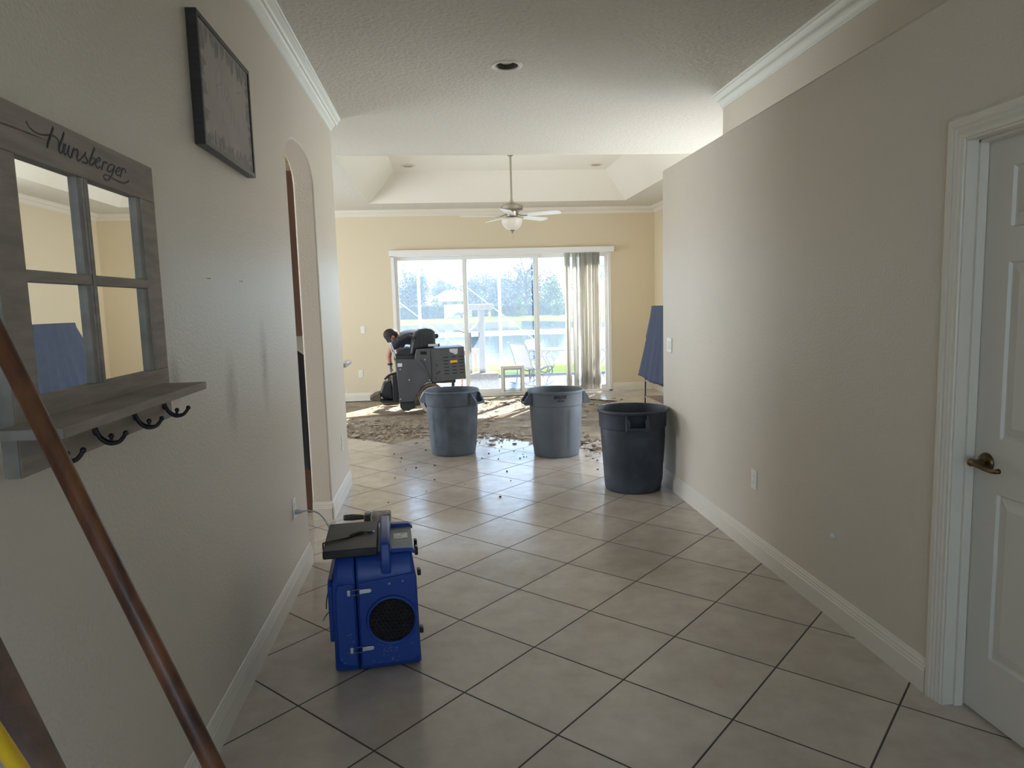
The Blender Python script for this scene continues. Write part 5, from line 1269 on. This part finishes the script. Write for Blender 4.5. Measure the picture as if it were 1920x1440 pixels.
def tree(label, x, y, top, spread, m, n=1500, s_=.16, lobes=7, low=.25, group=None, name='tree'):
    g0 = far_h(x, y); t_ = thing(name, label, 'tree', (x, y, g0), 0, group)
    h_ = top - g0; bl = []
    for k in range(lobes):
        f_ = (k + .5) / lobes; zc = g0 + h_ * (low + (1 - low) * f_ * .86)
        r_ = spread * (.62 - .36 * abs(f_ - .4)) * rf.uniform(.7, 1.1)
        bl.append((x + rf.uniform(-1, 1) * spread * .42 * (1 - f_ * .5), y + rf.uniform(-1, 1) * spread * .4, zc, r_, r_, h_ * (1 - low) * .26))
    q = MB(); leaves(q, bl, n, s_); q.build('crown', m, t_)
    tk = MB().tube([(x, y, g0 - .2), (x + .1, y, g0 + h_ * .35), (x - .05, y, g0 + h_ * .62)], [.05 * h_ * .5, .034 * h_ * .5, .012 * h_ * .5], n=8)
    for b_ in bl[1:]: tk.tube([(x + .06, y, g0 + h_ * .3), ((x + b_[0]) / 2, (y + b_[1]) / 2, (g0 + h_ * .3 + b_[2]) / 2 + .1), (b_[0], b_[1], b_[2])], [.06, .045, .02], n=5)
    tk.build('trunk', 'bark', t_, smooth=True); return t_
T_ = 'trees beyond the pond'
tree('olive tree beyond the pond, leftmost seen through the left pane', -5.6, 84, 5.2, 2.0, 'leaf_olive_hazed', 1100)
tree('tall thin-leaved tree beyond the pond, in the left pane beside the cage post', -3.9, 82, 5.9, 2.0, 'leaf_dark_hazed', 1300)
tree('broad olive tree beyond the pond right of the cage post in the left pane', -2.5, 83, 5.7, 1.8, 'leaf_dark_hazed', 1700)
tree('low hazy tree beyond the pond behind the white roofs', 1.0, 150, 7.2, 5.0, 'leaf_olive_hazed', 1500, s_=.30)
tree('wide low tree far behind the white roofs', 5.5, 150, 6.6, 6.0, 'leaf_olive_hazed', 1500, s_=.30)
tree('hazy tree beyond the pond left of the middle cage post', 5.2, 105, 5.6, 3.0, 'leaf_olive_hazed', 1500, s_=.2)
tree('rounded olive tree beyond the pond at the middle cage post', 7.3, 90, 5.0, 2.8, 'leaf_olive_hazed', 2000)
tree('pale weeping tree on the far lawn in front of the dark hedge', 8.3, 75.5, 2.1, 1.2, 'leaf_green', 900, s_=.10, low=.2)
tree('bright green tree beyond the pond beside the blinds', 12.5, 80, 4.8, 2.2, 'leaf_green', 1700, low=.08)
tree('low bright green shrubby tree at the water beside the blinds', 12.3, 74, 2.0, 1.5, 'leaf_green', 900, s_=.12, low=.05)
tree('dark tree beyond the pond in the narrow glass right of the blinds', 17.5, 82, 6.5, 3.2, 'leaf_dark_hazed', 1500)
tree('dark tree beyond the pond behind the bare tree', 10.0, 92, 5.2, 2.8, 'leaf_dark_hazed', 1600)
tree('tall hazy tree at the far left edge of the patio door view', -8.3, 86, 6.3, 2.6, 'leaf_olive_hazed', 1200)
# bare tree: recursive branches
bt = thing('tree', 'tall bare-branched tree beyond the pond near the right door frame', 'tree', (9.7, 79, far_h(9.7, 79)))
q = MB()
def branch(p, d, ln, r, lv):
    e_ = p + d * ln; midp = p + d * ln * .5 + Vector((rf.uniform(-.05, .05), rf.uniform(-.05, .05), 0)) * ln
    q.tube([p, midp, e_], [r, r * .8, r * .6], n=4 if lv < 3 else 6)
    if lv <= 0: return
    for k in range(3 if lv < 4 else 4):
        nd = (d + Vector((rf.gauss(0, .55), rf.gauss(0, .45), rf.gauss(.12, .35)))).normalized()
        branch(p + d * ln * rf.uniform(.55, 1.0), nd, ln * rf.uniform(.62, .82), r * .58, lv - 1)
g0 = far_h(9.7, 79)
branch(Vector((9.7, 79, g0 - .1)), Vector((-.03, 0, 1)), 2.7, .16, 5)
q.build('branches', 'bark', bt)
for lb, x, y, top, sp, m_ in (('hazy background tree left of the cage post in the left pane', -3.6, 118, 6.2, 3.6, 'leaf_olive_hazed'), ('low hazy background tree just above the left end of the white roofs', .2, 140, 6.4, 3.6, 'leaf_olive_hazed'), ('hazy background tree above the right end of the white roofs', 7.6, 128, 6.9, 4.2, 'leaf_olive_hazed'), ('tall hazy background tree behind the middle cage post', 11.0, 120, 6.6, 4.2, 'leaf_olive_hazed'), ('background tree behind the dark hedge at the right door frame', 16.0, 122, 7.4, 4.6, 'leaf_dark_hazed')):
    tree(lb, x, y, top, sp, m_, 2400, s_=.24, lobes=9, low=.08)
def hedge(label, x0, x1, y, top, m='hedge'):
    mb_ = MB(); g0 = far_h((x0 + x1) / 2, y)
    mb_.box(x0 + .1, x1 - .1, y - .35, y + .35, g0 - .2, top - .12)
    for _ in range(int((x1 - x0) * 420)):
        x, z = rf.uniform(x0, x1), rf.uniform(g0, top + rf.gauss(0, .03)); yy = y - .42 + rf.uniform(-.08, .08)
        if rf.random() < .35: z = top + rf.gauss(-.03, .06); yy = y + rf.uniform(-.45, .4)
        a = Vector((rf.gauss(0, 1), rf.gauss(0, 1), rf.gauss(0, 1))).normalized(); b2 = a.cross(Vector((rf.gauss(0, 1), .3, rf.gauss(0, 1)))).normalized(); k = rf.uniform(.05, .10); p = Vector((x, yy, z))
        mb_.add([p - a * k, p + b2 * k * .6, p + a * k, p - b2 * k * .6], [(0, 1, 2, 3)])
    mb_.build('hedge', m, label=label, cat='hedge')
hedge('clipped green hedge across the pond in the left pane', -7.5, 1.75, 76.5, 1.50)
hedge('dark hedge across the pond in the right panes', 5.4, 14.5, 78.5, 1.35)
hedge('dark hedge across the pond between the white roofs and middle cage post', 3.3, 5.3, 79.5, 1.75)
hs = thing('house', 'low house with white tile roofs across the pond behind the hedge', 'house', (2.0, 120, 0))
g0 = far_h(2, 120)
MB().box(-.6, 5.6, 118, 126, g0, 2.75).build('wall', 'stucco', hs)
MB().add([(-1.4, 117, 2.72), (5.0, 117, 2.72), (5.0, 127, 2.72), (-1.4, 127, 2.72), (.8, 121.5, 3.95), (3.2, 121.5, 3.95)], [(0, 1, 5, 4), (1, 2, 5), (2, 3, 4, 5), (3, 0, 4), (0, 3, 2, 1)]).build('roof', 'roof', hs)
MB().add([(-.4, 115, 2.15), (4.2, 115, 2.15), (4.2, 118, 2.75), (-.4, 118, 2.75)], [(0, 1, 2, 3)]).build('roof', 'roof', hs, solid=.1)
MB().box(4.2, 5.9, 116.5, 117.9, 2.0, 2.7).build('porch_band', 'roof', hs)
for x_ in (.2, 1.9, 3.4, 4.6): MB().box(x_, x_ + .7, 117.95, 118.05, .9, 2.0).build('window', 'window_dark', hs)
MB().box(.25, 2.35, 75.6, 75.9, -.2, 1.55).build('garden_wall', 'stucco', label='beige stucco garden wall across the pond behind a low palm', cat='garden wall')
pm = thing('palm', 'low feathery palm in front of the beige garden wall across the pond', 'palm', (2.1, 74.6, far_h(2.1, 74.6)))
q = MB(); g0 = far_h(2.1, 74.6)
MB().tube([(2.1, 74.6, g0 - .1), (2.1, 74.6, .55)], [.12, .10], n=8).build('trunk', 'bark', pm, smooth=True)
for k in range(22):
    a_ = 2 * PI * k / 22 + rf.uniform(-.1, .1); l_ = rf.uniform(.8, 1.2); e_ = rf.uniform(.1, .9)
    pts = [Vector((2.1, 74.6, .55)) + Vector((math.cos(a_) * l_ * t_, math.sin(a_) * l_ * t_ * .7, l_ * (e_ * t_ - .75 * t_ * t_))) for t_ in [i / 6 for i in range(7)]]
    for i in range(6):
        p, r_ = pts[i], pts[i + 1]; u_ = Vector((0, 0, .10 * (1 - i / 8)))
        q.add([p, r_, r_ - u_, p - u_], [(0, 1, 2, 3)])
q.build('fronds', 'leaf_dark_hazed', pm)
